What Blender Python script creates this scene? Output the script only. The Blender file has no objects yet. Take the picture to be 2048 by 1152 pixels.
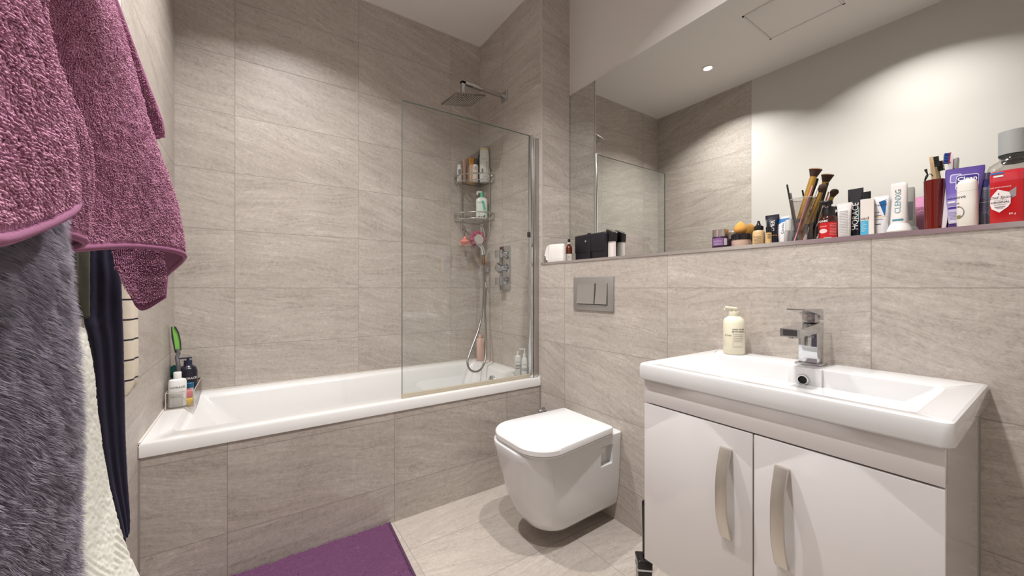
import bpy, bmesh, math, random
import numpy as np
from mathutils import Vector, Matrix
S = bpy.context.scene
COL = S.collection
random.seed(7)
R = math.radians
PI = math.pi
CAMZ = 1.07
FPX = 763.0
CU, CV = 0.562, 0.827     # the view direction on the ground (towards the far right corner)

# ------------------------------------------------------------------ camera
cam_d = bpy.data.cameras.new('camera')
cam = bpy.data.objects.new('camera', cam_d)
COL.objects.link(cam)
cam.location = (0, 0, CAMZ)
cam.rotation_euler = (R(90), 0, -math.atan2(CU, CV))
cam_d.sensor_width = 36
cam_d.lens = FPX / 2048 * 36
cam_d.clip_start = 0.02
S.camera = cam

def P(px, py, X=None, Y=None, Z=None):
    """where the sight line through a point of the photograph meets a real plane of the room"""
    t = (px - 1024) / FPX
    v = (577 - py) / FPX
    d = Vector((CU + CV * t, CV - CU * t, v))
    if X is not None: s = X / d.x
    elif Y is not None: s = Y / d.y
    else: s = (Z - CAMZ) / d.z
    return Vector((d.x * s, d.y * s, CAMZ + d.z * s))
def depth(p): return CU * p[0] + CV * p[1]
def lat(p): return (CV * p[0] - CU * p[1]) / depth(p)

# ------------------------------------------------------------------ materials
def lin(c):
    if isinstance(c, str):
        c = [int(c[i:i + 2], 16) for i in (0, 2, 4)]
    o = []
    for x in c[:3]:
        x = x / 255.0
        o.append(x / 12.92 if x <= 0.04045 else ((x + 0.055) / 1.055) ** 2.4)
    return (o[0], o[1], o[2], 1)

class NT:
    def __init__(s, name):
        s.m = bpy.data.materials.new(name); s.m.use_nodes = True
        s.t = s.m.node_tree; s.n = s.t.nodes
        s.bsdf = s.n['Principled BSDF']; s.out = s.n['Material Output']
    def node(s, typ, **kw):
        n = s.n.new(typ)
        for k, v in kw.items(): setattr(n, k, v)
        return n
    def link(s, a, b): s.t.links.new(a, b)
    def math(s, op, a, b=None, c=None):
        n = s.n.new('ShaderNodeMath'); n.operation = op
        for i, x in enumerate((a, b, c)):
            if x is None: continue
            if isinstance(x, (int, float)): n.inputs[i].default_value = x
            else: s.link(x, n.inputs[i])
        return n.outputs[0]
    def mix(s, fac, a, b):
        n = s.n.new('ShaderNodeMix'); n.data_type = 'RGBA'
        for i, x in ((0, fac), (6, a), (7, b)):
            if isinstance(x, (int, float)): n.inputs[i].default_value = x
            elif isinstance(x, tuple): n.inputs[i].default_value = x
            else: s.link(x, n.inputs[i])
        return n.outputs[2]
    def noise(s, vec, scale, detail=4, rough=.5, dist=0):
        n = s.n.new('ShaderNodeTexNoise'); n.inputs['Scale'].default_value = scale
        n.inputs['Detail'].default_value = detail; n.inputs['Roughness'].default_value = rough
        n.inputs['Distortion'].default_value = dist
        if vec is not None: s.link(vec, n.inputs['Vector'])
        return n.outputs['Fac']
    def ramp(s, fac, stops):
        n = s.n.new('ShaderNodeValToRGB')
        e = n.color_ramp.elements
        e[0].position, e[0].color = stops[0]; e[1].position, e[1].color = stops[-1]
        for p, c in stops[1:-1]:
            x = e.new(p); x.color = c
        s.link(fac, n.inputs[0]); return n.outputs[0]
    def bump(s, h, strength=.3, dist=.002):
        n = s.n.new('ShaderNodeBump'); n.inputs['Strength'].default_value = strength
        n.inputs['Distance'].default_value = dist; s.link(h, n.inputs['Height'])
        s.link(n.outputs[0], s.bsdf.inputs['Normal'])

MATS = {}
def pm(name, c=None, rough=.5, metal=0, coat=0, trans=0, ior=1.45, bump=None, vary=0, sss=0, alpha=1, vscale=40):
    if name in MATS: return MATS[name]
    k = NT(name); b = k.bsdf
    b.inputs['Base Color'].default_value = lin(c)
    b.inputs['Roughness'].default_value = rough
    b.inputs['Metallic'].default_value = metal
    b.inputs['Coat Weight'].default_value = coat
    b.inputs['Transmission Weight'].default_value = trans
    b.inputs['IOR'].default_value = ior
    b.inputs['Alpha'].default_value = alpha
    if vary:
        tc = k.node('ShaderNodeTexCoord')
        f = k.noise(tc.outputs['Object'], vscale, 4, .6)
        l = lin(c)
        k.link(k.mix(f, tuple(x * (1 - vary) for x in l[:3]) + (1,), tuple(min(1, x * (1 + vary)) for x in l[:3]) + (1,)), b.inputs['Base Color'])
    if bump:
        tc = k.node('ShaderNodeTexCoord')
        k.bump(k.noise(tc.outputs['Object'], bump[0], 4, .6), bump[1], bump[2])
    MATS[name] = k.m
    return k.m

def stone_tile(name, ux, uy, pu, u0, pv, v0, tint=(1, 1, 1), grout=(126, 116, 108), rough=.38, flip=1, contrast=1.0, pit=0.0):
    """ux, uy: the axes (0, 1, 2) that run along the tile's length and its height"""
    k = NT(name)
    tc = k.node('ShaderNodeTexCoord')
    sp = k.node('ShaderNodeSeparateXYZ'); k.link(tc.outputs['Object'], sp.inputs[0])
    U = k.math('DIVIDE', k.math('SUBTRACT', sp.outputs[ux], u0), pu)
    V = k.math('DIVIDE', k.math('SUBTRACT', sp.outputs[uy], v0), pv)
    iu = k.math('FLOOR', U); iv = k.math('FLOOR', V)
    cid = k.node('ShaderNodeCombineXYZ'); k.link(iu, cid.inputs[0]); k.link(iv, cid.inputs[1])
    cid.inputs[2].default_value = ux * 3.7 + uy + pu
    wn = k.node('ShaderNodeTexWhiteNoise'); wn.noise_dimensions = '3D'; k.link(cid.outputs[0], wn.inputs['Vector'])
    wsp = k.node('ShaderNodeSeparateColor'); k.link(wn.outputs['Color'], wsp.inputs[0])
    # local coordinates, shifted for every tile so that no two look the same
    fu = k.math('SUBTRACT', U, iu); fv = k.math('SUBTRACT', V, iv)
    a = k.math('ADD', k.math('MULTIPLY', sp.outputs[ux], 1), k.math('MULTIPLY', wsp.outputs[0], 37))
    b = k.math('ADD', k.math('MULTIPLY', sp.outputs[uy], 1), k.math('MULTIPLY', wsp.outputs[1], 53))
    # veins slope a little across the tile; the slope changes from tile to tile
    sl = k.math('MULTIPLY', k.math('SUBTRACT', wsp.outputs[2], .25), .5 * flip)
    b2 = k.math('ADD', b, k.math('MULTIPLY', a, sl))
    vec = k.node('ShaderNodeCombineXYZ'); k.link(a, vec.inputs[0]); k.link(b2, vec.inputs[1])
    warp = k.node('ShaderNodeTexNoise'); warp.inputs['Scale'].default_value = 3.2; warp.inputs['Detail'].default_value = 2
    k.link(vec.outputs[0], warp.inputs['Vector'])
    wv = k.math('MULTIPLY', k.math('SUBTRACT', warp.outputs['Fac'], .5), .09)
    b3 = k.math('ADD', b2, wv)
    v1 = k.node('ShaderNodeCombineXYZ'); k.link(k.math('MULTIPLY', a, 1.7), v1.inputs[0]); k.link(k.math('MULTIPLY', b3, 19), v1.inputs[1])
    streak = k.noise(v1.outputs[0], 1.0, 7, .66, .25)
    v2 = k.node('ShaderNodeCombineXYZ'); k.link(k.math('MULTIPLY', a, 7), v2.inputs[0]); k.link(k.math('MULTIPLY', b3, 95), v2.inputs[1])
    fine = k.noise(v2.outputs[0], 1.0, 7, .72, .3)
    v4 = k.node('ShaderNodeCombineXYZ'); k.link(k.math('MULTIPLY', a, 4.5), v4.inputs[0]); k.link(k.math('MULTIPLY', b3, 17), v4.inputs[1])
    hair = k.noise(v4.outputs[0], 1.0, 5, .6, .9)
    v3 = k.node('ShaderNodeCombineXYZ'); k.link(k.math('MULTIPLY', a, 160), v3.inputs[0]); k.link(k.math('MULTIPLY', b3, 330), v3.inputs[1])
    grain = k.noise(v3.outputs[0], 1.0, 3, .6)
    mott = k.noise(vec.outputs[0], 55, 6, .68, .6)
    big = k.noise(vec.outputs[0], 2.4, 3, .5)
    h = k.math('ADD', k.math('ADD', k.math('MULTIPLY', streak, .22), k.math('MULTIPLY', mott, .24)), k.math('ADD', k.math('MULTIPLY', fine, .24), k.math('ADD', k.math('MULTIPLY', grain, .18), k.math('MULTIPLY', big, .20))))
    def T(c): 
        l = lin(c); return (l[0] * tint[0], l[1] * tint[1], l[2] * tint[2], 1)
    m = .545
    sp_ = .128 / contrast
    col = k.ramp(h, [(m - sp_, T((138, 128, 121))), (m - sp_ * .4, T((163, 154, 147))), (m + sp_ * .3, T((181, 173, 166))), (m + sp_, T((206, 200, 194)))])
    # thin dark veins
    vn = k.math('ABSOLUTE', k.math('SUBTRACT', hair, .5))
    vmask = k.math('MULTIPLY', k.math('LESS_THAN', vn, .0065), k.math('GREATER_THAN', big, .52))
    col = k.mix(k.math('MULTIPLY', vmask, .30), col, T((118, 104, 94)))
    # small pits of the stone
    pn = k.noise(v3.outputs[0], .55, 2, .5)
    pmask = k.math('GREATER_THAN', pn, .70 - pit)
    col = k.mix(k.math('MULTIPLY', pmask, .25 + pit), col, T((120, 106, 96)))
    eu = k.math('MULTIPLY', k.math('MINIMUM', fu, k.math('SUBTRACT', 1, fu)), pu)
    ev = k.math('MULTIPLY', k.math('MINIMUM', fv, k.math('SUBTRACT', 1, fv)), pv)
    e = k.math('MINIMUM', eu, ev)
    j = k.math('LESS_THAN', e, .0014)
    col = k.mix(k.math('MULTIPLY', j, .62), col, T(grout))
    k.link(col, k.bsdf.inputs['Base Color'])
    k.link(k.math('ADD', rough, k.math('ADD', k.math('MULTIPLY', fine, .12), k.math('MULTIPLY', j, .3))), k.bsdf.inputs['Roughness'])
    hh = k.math('SUBTRACT', k.math('MULTIPLY', h, .35), k.math('MULTIPLY', j, .8))
    k.bump(hh, .5, .002)
    return k.m

# ------------------------------------------------------------------ mesh builder
class MB:
    def __init__(s): s.bm = bmesh.new()
    def box(s, c, d, bev=0, seg=2, rot=None):
        r = bmesh.ops.create_cube(s.bm, size=1)
        vs = r['verts']
        M = Matrix.Diagonal((d[0], d[1], d[2], 1))
        bmesh.ops.transform(s.bm, matrix=M, verts=vs)
        es = list({e for v in vs for e in v.link_edges})
        if bev:
            rr = bmesh.ops.bevel(s.bm, geom=es, offset=bev, segments=seg, affect='EDGES', profile=.5)
            vs = list({v for f in rr['faces'] for v in f.verts} | {v for v in vs if v.is_valid})
        M = Matrix.Translation(c)
        if rot is not None: M = M @ rot.to_4x4()
        bmesh.ops.transform(s.bm, matrix=M, verts=[v for v in vs if v.is_valid])
        return s
    def box2(s, a, b, bev=0, seg=2):
        c = [(a[i] + b[i]) / 2 for i in range(3)]; d = [abs(a[i] - b[i]) for i in range(3)]
        return s.box(c, d, bev, seg)
    def rings(s, rings, cap0=True, cap1=True, closed=True, M=None):
        n = len(rings[0]); vv = []
        for r in rings:
            vv.append([s.bm.verts.new(M @ Vector(p) if M is not None else p) for p in r])
        for i in range(len(vv) - 1):
            for j in range(n if closed else n - 1):
                k = (j + 1) % n
                try: s.bm.faces.new((vv[i][j], vv[i][k], vv[i + 1][k], vv[i + 1][j]))
                except ValueError: pass
        if cap0: s.bm.faces.new(list(reversed(vv[0])))
        if cap1: s.bm.faces.new(vv[-1])
        return s
    def lathe(s, prof, seg=32, c=(0, 0, 0), M=None, cap0=True, cap1=True, sy=1.0):
        rs = []
        for r, z in prof:
            rs.append([(c[0] + max(r, 1e-5) * math.cos(2 * PI * i / seg), c[1] + sy * max(r, 1e-5) * math.sin(2 * PI * i / seg), c[2] + z) for i in range(seg)])
        return s.rings(rs, cap0, cap1, M=M)
    def cyl(s, p0, p1, r0, r1=None, seg=24):
        r1 = r0 if r1 is None else r1
        return s.tube([p0, p1], [r0, r1], seg)
    def tube(s, pts, r, seg=12, caps=True):
        pts = [Vector(p) for p in pts]
        if isinstance(r, (int, float)): r = [r] * len(pts)
        rs = []; up = None
        for i, p in enumerate(pts):
            t = (pts[min(i + 1, len(pts) - 1)] - pts[max(i - 1, 0)]).normalized()
            if up is None:
                up = Vector((0, 0, 1)) if abs(t.z) < .9 else Vector((1, 0, 0))
            x = (up - t * up.dot(t))
            if x.length < 1e-6: x = Vector((1, 0, 0)) - t * t.x
            x.normalize(); y = t.cross(x); up = x
            rs.append([p + (x * math.cos(2 * PI * j / seg) + y * math.sin(2 * PI * j / seg)) * r[i] for j in range(seg)])
        return s.rings(rs, caps, caps)
    def prism(s, outline, z0, z1, M=None):
        return s.rings([[(x, y, z0) for x, y in outline], [(x, y, z1) for x, y in outline]], M=M)
    def sphere(s, c, r, sc=(1, 1, 1), u=24, v=14):
        prof = [(r * math.sin(PI * i / v), -r * math.cos(PI * i / v)) for i in range(v + 1)]
        M = Matrix.Translation(c) @ Matrix.Diagonal((sc[0], sc[1], sc[2], 1))
        return s.lathe(prof, u, M=M)
    def build(s, name, mat, parent=None, smooth=True, ang=35, loc=None):
        bmesh.ops.recalc_face_normals(s.bm, faces=s.bm.faces[:])
        me = bpy.data.meshes.new(name); s.bm.to_mesh(me); s.bm.free()
        return link(name, me, mat, parent, smooth, ang, loc)

def link(name, me, mat, parent=None, smooth=True, ang=35, loc=None):
    o = bpy.data.objects.new(name, me); COL.objects.link(o)
    mats = mat if isinstance(mat, (list, tuple)) else [mat]
    for m in mats: me.materials.append(m)
    if smooth:
        me.polygons.foreach_set('use_smooth', [True] * len(me.polygons))
        try: me.set_sharp_from_angle(angle=R(ang))
        except Exception: pass
    if parent is not None: o.parent = parent
    if loc is not None: o.location = loc
    return o

def tag(o, label, cat, group=None):
    o['label'] = label; o['category'] = cat
    if group: o['group'] = group
    return o
def struct(o, label=None, cat=None):
    o['kind'] = 'structure'
    if label: o['label'] = label; o['category'] = cat
    return o
def thing(name, label, cat, loc=(0, 0, 0), rotz=0, group=None, tilt=(0, 0)):
    o = bpy.data.objects.new(name, None); COL.objects.link(o)
    o.empty_display_size = .02
    o.location = loc; o.rotation_euler = (tilt[0], tilt[1], rotz)
    return tag(o, label, cat, group)
def part_label(o, label): o['label'] = label; return o

def rr(cx, cy, hx, hy, r, z, n=6):
    """rounded rectangle ring, counter-clockwise, 4*(n+1) points; r: one radius or four (++, -+, --, +-)"""
    r4 = r if isinstance(r, (list, tuple)) else [r] * 4
    pts = []
    for q, (sx, sy) in enumerate(((1, 1), (-1, 1), (-1, -1), (1, -1))):
        rad = max(min(r4[q], hx * .999, hy * .999), 1e-4)
        for i in range(n + 1):
            a = PI / 2 * q + PI / 2 * i / n
            pts.append((cx + sx * (hx - rad) + rad * math.cos(a), cy + sy * (hy - rad) + rad * math.sin(a), z))
    return pts
def rrloft(secs, n=6, caps=True):
    m = MB(); m.rings([rr(*q, n=n) for q in secs], caps, caps); return m

# super-ellipse bodies: sections (z, half width, half depth, exponent)
def interp(secs, z):
    if z <= secs[0][0]: return secs[0][1:]
    for a, b in zip(secs, secs[1:]):
        if z <= b[0]:
            f = (z - a[0]) / max(b[0] - a[0], 1e-9)
            return tuple(a[i] + (b[i] - a[i]) * f for i in (1, 2, 3))
    return secs[-1][1:]
def sring(z, a, b, n, seg=40, cx=0, cy=0):
    out = []
    for i in range(seg):
        t = 2 * PI * i / seg; c, s_ = math.cos(t), math.sin(t)
        out.append((cx + a * math.copysign(abs(c) ** (2 / n), c), cy + b * math.copysign(abs(s_) ** (2 / n), s_), z))
    return out
def loft(secs, seg=40, caps=True):
    m = MB(); m.rings([sring(*q, seg=seg) for q in secs], caps, caps); return m
def front(secs, u, z):
    a, b, n = interp(secs, z)
    q = min(abs(u) / max(a, 1e-6), .999)
    return -b * (1 - q ** n) ** (1 / n)

def patch(parent, secs, u0, u1, z0, z1, mat, name='label', off=.0005, nu=14, nz=10, outline=None):
    """a printed label that lies on the front of a body"""
    m = MB(); bm = m.bm
    if outline is None:
        g = [[bm.verts.new((u0 + (u1 - u0) * i / nu, front(secs, u0 + (u1 - u0) * i / nu, z0 + (z1 - z0) * j / nz) - off, z0 + (z1 - z0) * j / nz)) for i in range(nu + 1)] for j in range(nz + 1)]
        for j in range(nz):
            for i in range(nu): bm.faces.new((g[j][i], g[j][i + 1], g[j + 1][i + 1], g[j + 1][i]))
    else:
        f = bm.faces.new([bm.verts.new((u, 0, z)) for u, z in outline])
        bmesh.ops.triangulate(bm, faces=[f])
        for _ in range(2):
            bmesh.ops.subdivide_edges(bm, edges=bm.edges[:], cuts=1)
        for v in bm.verts: v.co.y = front(secs, v.co.x, v.co.z) - off
    return m.build(name, mat, parent)

def text(parent, secs, s, u, z, size, mat, rot=0, off=.0009, name='lettering', bold=0, align='CENTER', sx=1.0, shear=0):
    """printed words wrapped on the front of a body (local -y side)"""
    cu = bpy.data.curves.new('t', 'FONT'); cu.body = s; cu.size = size
    cu.align_x = align; cu.align_y = 'CENTER'; cu.resolution_u = 2; cu.offset = bold; cu.shear = shear
    to = bpy.data.objects.new('t', cu); COL.objects.link(to)
    bpy.context.view_layer.update()
    me = bpy.data.meshes.new_from_object(to.evaluated_get(bpy.context.evaluated_depsgraph_get()))
    bpy.data.objects.remove(to); bpy.data.curves.remove(cu)
    c, sn = math.cos(R(rot)), math.sin(R(rot))
    for v in me.vertices:
        x, y = v.co.x * sx, v.co.y
        uu, zz = u + x * c - y * sn, z + x * sn + y * c
        if not isinstance(secs, (int, float)):
            lim = interp(secs, zz)[0] * .975; uu = max(-lim, min(lim, uu))
        v.co = (uu, (front(secs, uu, zz) if callable(getattr(secs, '__iter__', None)) else secs) - off, zz)
    return link(name, me, mat, parent, smooth=False)

def lines(parent, secs, rows, mat, off=.0008, name='lettering'):
    """rows of very small print, too small to read: (u0, u1, z, thickness)"""
    m = MB(); bm = m.bm
    for u0, u1, z, th in rows:
        n = 6
        g = [[bm.verts.new((u0 + (u1 - u0) * i / n, front(secs, u0 + (u1 - u0) * i / n, zz) - off, zz)) for i in range(n + 1)] for zz in (z - th / 2, z + th / 2)]
        for i in range(n): bm.faces.new((g[0][i], g[0][i + 1], g[1][i + 1], g[1][i]))
    return m.build(name, mat, parent, smooth=False)

def spline(pts, n=10):
    """Catmull-Rom through points"""
    pts = [Vector(p) for p in pts]; out = []
    q = [pts[0] * 2 - pts[1]] + pts + [pts[-1] * 2 - pts[-2]]
    for i in range(1, len(q) - 2):
        for k in range(n):
            t = k / n
            out.append(.5 * ((2 * q[i]) + (q[i + 1] - q[i - 1]) * t + (2 * q[i - 1] - 5 * q[i] + 4 * q[i + 1] - q[i + 2]) * t * t + (3 * q[i] - q[i - 1] - 3 * q[i + 1] + q[i + 2]) * t ** 3))
    out.append(pts[-1]); return out

def facing(loc, off=0):
    """turn about z that makes a body's front (local -y) look back at the room from loc"""
    return math.atan2(-loc[0], loc[1]) + R(off)
# ================================================================== the room
XL, XR, XM = -0.315, 1.386, 1.613        # left wall, right wall, wall behind the mirror
YB, YT, YF, YN = 2.46, 1.745, 1.735, -0.62   # back wall, bath front, niche side, near wall
HC, HL = 2.847, 1.216                    # ceiling, ledge
PU, PV, V0 = 0.614, 0.300, 1.07
TINT = (1.11, 1.10, 1.08)
t_back = stone_tile('stone_tile_back', 0, 2, PU, -0.077, PV, V0, TINT)
t_right = stone_tile('stone_tile_right', 1, 2, PU, 0.922, PV, V0, TINT, flip=-1)
t_left = stone_tile('stone_tile_left', 1, 2, .915, 1.5495, PV, V0, TINT)
t_ret = stone_tile('stone_tile_return', 0, 2, .614, 1.0, PV, V0, TINT)
t_floor = stone_tile('stone_tile_floor', 0, 1, PU, .530, .304, 1.221, (1.0, .985, .96), rough=.3, contrast=.8)
paint = pm('white_paint', (207, 202, 196), .6, bump=(900, .06, .0005))
ceil_m = pm('ceiling_paint', (226, 221, 216), .7)
caulk = pm('white_silicone', (214, 208, 200), .4)
chrome = pm('chrome', (205, 207, 210), .07, metal=1)
alu = pm('satin_trim', (214, 208, 206), .2, metal=.85)
white_gloss = pm('white_gloss_ceramic', (217, 216, 216), .08, coat=.5)
acrylic_w = pm('white_acrylic', (224, 222, 220), .15, coat=.3)
black_gap = pm('dark_gap', (28, 25, 24), .8)

def slab(name, a, b, mat): return struct(MB().box2(a, b).build(name, mat, smooth=False))
slab('floor', (XL - .1, YN - .1, -.1), (XM + .1, YB + .1, 0), t_floor)
slab('ceiling', (XL - .1, YN - .1, HC), (XM + .1, YB + .1, HC + .1), ceil_m)
slab('wall_back', (XL - .1, YB, 0), (XM + .1, YB + .1, HC), t_back)
slab('wall_near', (XL - .1, YN - .1, 0), (XM + .1, YN, HC), paint)
# left wall: tiled round the bath, painted towards the door
m = MB(); m.box2((XL - .1, 1.5495, 0), (XL, YB, HC)); m.box2((XL - .1, YN, 0), (XL - .0005, 1.5495, HC))
o = struct(m.build('wall_left', [t_left, paint], smooth=False))
for p in o.data.polygons:
    if p.center.y < 1.5495 - 1e-4: p.material_index = 1
# right wall: bath end at full height, low tiled wall with a ledge, painted niche above it
m = MB()
m.box2((XR, YF, 0), (XM + .1, YB, HC))
m.box2((XR, YN, 0), (XM + .1, YF, HL - .002))
m.box2((XM, YN, HL - .002), (XM + .1, YF, HC))
o = struct(m.build('wall_right', [t_right, paint, t_ret], smooth=False))
for p in o.data.polygons:
    c = p.center
    if abs(p.normal.y) > .5 and abs(c.y - YF) < .01: p.material_index = 2
    elif c.x > XM - .005 and c.y < YF - .05 and abs(p.normal.x) > .5 and c.z > HL: p.material_index = 1
    elif abs(p.normal.z) > .5: p.material_index = 2
# tiled front of the bath
slab('wall_bath', (XL, YT, 0), (XR, YT + .02, .503), t_back)
# metal edge of the ledge, corner edge of the niche
struct(MB().box2((XR - .003, YN, HL - .012), (XR + .012, YF, HL)).build('trim_1', alu, smooth=False))
struct(MB().box2((XR - .0025, YF - .0025, HL), (XR + .007, YF + .006, HC), .001).build('trim_2', pm('pale_trim', (186, 179, 172), .35), smooth=False))
struct(MB().box2((XM - .006, YF - .004, 2.25), (XM, YF, HC)).build('trim_3', caulk, smooth=False))
# white sealant along the ceiling and the bath
m = MB()
m.box2((XL, YB - .006, HC - .006), (XR, YB, HC)); m.box2((XR - .006, YF, HC - .006), (XR, YB, HC))
struct(m.build('trim_4', caulk, smooth=False))
m = MB()
m.box2((XL, YB - .007, .549), (XR, YB, .556)); m.box2((XR - .006, YT, .549), (XR, YB, .556)); m.box2((XL, YT, .549), (XL + .006, YB, .556))
struct(m.build('trim_5', caulk, smooth=False))
struct(MB().box2((XR - .006, YT - .006, 0), (XR, YT, .50)).build('trim_6', pm('grey_grout', (150, 142, 135), .6), smooth=False))
struct(MB().box2((XL, YT - .006, 0), (XL + .005, YT, .50)).build('trim_7', pm('grey_grout', (150, 142, 135), .6), smooth=False))

# ceiling access panel, seen in the mirror
t = thing('access_panel', 'white square access panel set in the ceiling, seen in the mirror', 'access panel', (.36, 1.01, HC))
m = MB()
for a, b in (((-.205, -.21, -.004), (.205, -.198, .002)), ((-.205, .198, -.004), (.205, .21, .002)), ((-.205, -.21, -.004), (-.193, .21, .002)), ((.193, -.21, -.004), (.205, .21, .002))):
    m.box2(a, b)
m.build('frame', pm('panel_frame', (212, 207, 201), .5), t)
MB().box2((-.19, -.195, -.003), (.19, .195, .002), .001).build('panel', ceil_m, t)

# recessed ceiling lights
def emit(name, c, s):
    k = NT(name); k.bsdf.inputs['Emission Color'].default_value = c; k.bsdf.inputs['Emission Strength'].default_value = s
    k.bsdf.inputs['Base Color'].default_value = (1, 1, 1, 1)
    return k.m
lamp_m = emit('lamp_glass', (1, .97, .92, 1), 14)
LAMPS = [(.174, 1.66, 'recessed ceiling light seen shining in the mirror beyond the access panel'),
         (.86, .62, 'recessed ceiling light in front of the vanity basin'),
         (.174, .55, 'recessed ceiling light near the towels on the left wall')]
WATTS = (17.5, 16.0, 13.5)
for i, (x, y, lab) in enumerate(LAMPS):
    t = thing('downlight', lab, 'ceiling light', (x, y, HC), group='ceiling downlights')
    m = MB(); m.lathe([(.030, -.001), (.044, -.001), (.044, -.004), (.040, -.006), (.031, -.005), (.030, -.001)], 40, cap0=False, cap1=False)
    m.build('bezel', pm('lamp_bezel', (235, 233, 230), .4), t)
    MB().lathe([(.0001, -.002), (.0295, -.002), (.0295, 0), (.0001, 0)], 32).build('lens', lamp_m, t)
    l = bpy.data.lights.new('downlight_lamp', 'AREA'); l.shape = 'DISK'; l.size = .056; l.energy = WATTS[i]; l.spread = R(122)
    l.color = (1, .985, .972)
    lo = bpy.data.objects.new('downlight_lamp', l); COL.objects.link(lo); lo.location = (0, 0, -.0065); lo.parent = t

# ------------------------------------------------------------------ mirror
t = tag(MB().box2((XM - .006, YN + .3, HL), (XM - .0006, YF - .004, 2.248)).build('wall_mirror', pm('mirror_glass', (232, 234, 231), .0, metal=1), smooth=False),
        'large frameless mirror on the wall above the ledge and basin', 'mirror')

# ------------------------------------------------------------------ bath
t = thing('bathtub', 'white built-in bathtub with tiled front panel', 'bathtub', (0, 0, 0))
cx, cy = (XL + XR) / 2, (YT + YB) / 2
hx, hy = (XR - XL) / 2 - .0008, (YB - YT) / 2
yo = .006
secs = [(cx, cy - yo / 2, hx, hy + yo / 2, .004, .505), (cx, cy - yo / 2, hx, hy + yo / 2, .004, .543), (cx, cy - yo / 2, hx - .003, hy + yo / 2 - .003, .004, .550),
        (cx - .01, 2.110, .775, .283, .05, .550), (cx - .01, 2.110, .768, .276, .05, .546), (cx - .006, 2.110, .757, .266, .06, .528),
        (cx + .02, 2.110, .715, .252, .08, .44), (cx + .06, 2.11, .66, .235, .10, .30), (cx + .085, 2.11, .60, .215, .11, .18), (cx + .09, 2.11, .56, .19, .11, .15), (cx + .09, 2.11, .40, .10, .08, .145)]
m = MB(); m.rings([rr(*q, n=8) for q in secs], False, True)
m.build('tub', acrylic_w, t, ang=28)
o = MB().lathe([(.0001, .006), (.020, .004), (.031, -.004), (.033, -.022), (.0001, -.022)][::-1], 32, M=Matrix.Translation((1.258, 2.10, .478)) @ Matrix.Rotation(R(-78), 4, 'Y')).build('overflow', chrome, t)
MB().lathe([(.0001, 0), (.03, 0), (.034, -.006), (.0001, -.006)][::-1], 32, c=(1.05, 2.11, .152)).build('drain', chrome, t)

# ------------------------------------------------------------------ shower screen
k = NT('screen_glass')
tr = k.node('ShaderNodeBsdfTransparent'); tr.inputs[0].default_value = (.968, .976, .970, 1)
gl = k.node('ShaderNodeBsdfGlossy'); gl.inputs['Roughness'].default_value = .0; gl.inputs['Color'].default_value = (.9, .95, .95, 1)
fr = k.node('ShaderNodeLayerWeight'); fr.inputs[0].default_value = .5
mx = k.node('ShaderNodeMixShader'); k.link(k.math('MULTIPLY_ADD', k.math('POWER', fr.outputs['Facing'], 4.5), .7, .045), mx.inputs[0]); k.link(tr.outputs[0], mx.inputs[1]); k.link(gl.outputs[0], mx.inputs[2])
k.link(mx.outputs[0], k.out.inputs[0]); glass_s = k.m
t = thing('shower_screen', 'clear glass shower screen standing on the bath rim', 'shower screen', (0, 0, 0))
YS = 1.775
m = MB(); m.box2((.580, YS - .003, .566), (1.338, YS + .003, 1.953))
m.build('glass_panel', glass_s, t, smooth=False)
MB().box2((.5795, YS - .0031, .566), (.5815, YS + .0031, 1.953)).build('glass_edge', pm('glass_edge', (70, 84, 80), .2), t, smooth=False)
MB().box2((.58, YS - .0031, 1.9525), (1.33, YS + .0031, 1.955)).build('glass_edge', pm('glass_edge'), t, smooth=False)
m = MB(); m.box2((.577, YS - .006, .5505), (1.338, YS + .006, .572), .002)
m.build('seal_strip', pm('yellowed_seal', (200, 188, 166), .35, alpha=.6), t, smooth=False)
m = MB(); m.box2((1.328, YS - .012, .551), (1.349, YS + .012, 1.958), .004)
m.build('hinge_profile', pm('polished_aluminium', (215, 218, 220), .15, metal=1), t)
m = MB(); m.box2((1.351, YS - .016, .551), (XR - .0005, YS + .016, 1.945), .003)
m.build('wall_profile', pm('satin_aluminium', (190, 186, 182), .3, metal=1), t)
MB().box2((1.318, YS - .009, 1.365), (1.329, YS + .009, 1.395), .002).build('hinge_clip', pm('dark_plastic', (50, 48, 48), .4), t)

# ------------------------------------------------------------------ overhead shower
t = thing('overhead_shower', 'square chrome rain shower head on a wall arm above the bath', 'shower head', (XR, 2.12, 2.337))
MB().box2((-.012, -.032, -.032), (-.0004, .032, .032), .003).build('wall_plate', chrome, t)
m = MB(); m.box2((-.325, -.013, -.009), (-.01, .013, .009), .002); m.box2((-.325, -.013, -.075), (-.297, .013, .009), .002)
m.build('arm', chrome, t)
m = MB(); m.cyl((-.311, 0, -.074), (-.311, 0, -.1), .009); m.sphere((-.311, 0, -.092), .012)
m.build('swivel', chrome, t)
h = MB(); h.box((0, 0, 0), (.205, .205, .008), .002); hd = h.build('head', pm('brushed_chrome', (150, 146, 142), .25, metal=1), t)
m = MB()
for i in range(11):
    for j in range(11): m.lathe([(.0001, -.0025), (.003, -.002), (.004, 0)], 8, c=((i - 5) * .0175, (j - 5) * .0175, -.004))
hd.location = (-.311, 0, -.104); hd.rotation_euler = (R(4), R(-12), 0)
n = m.build('nozzle', pm('nozzle_rubber', (196, 190, 184), .5), hd); n['kind'] = 'stuff'

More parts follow.
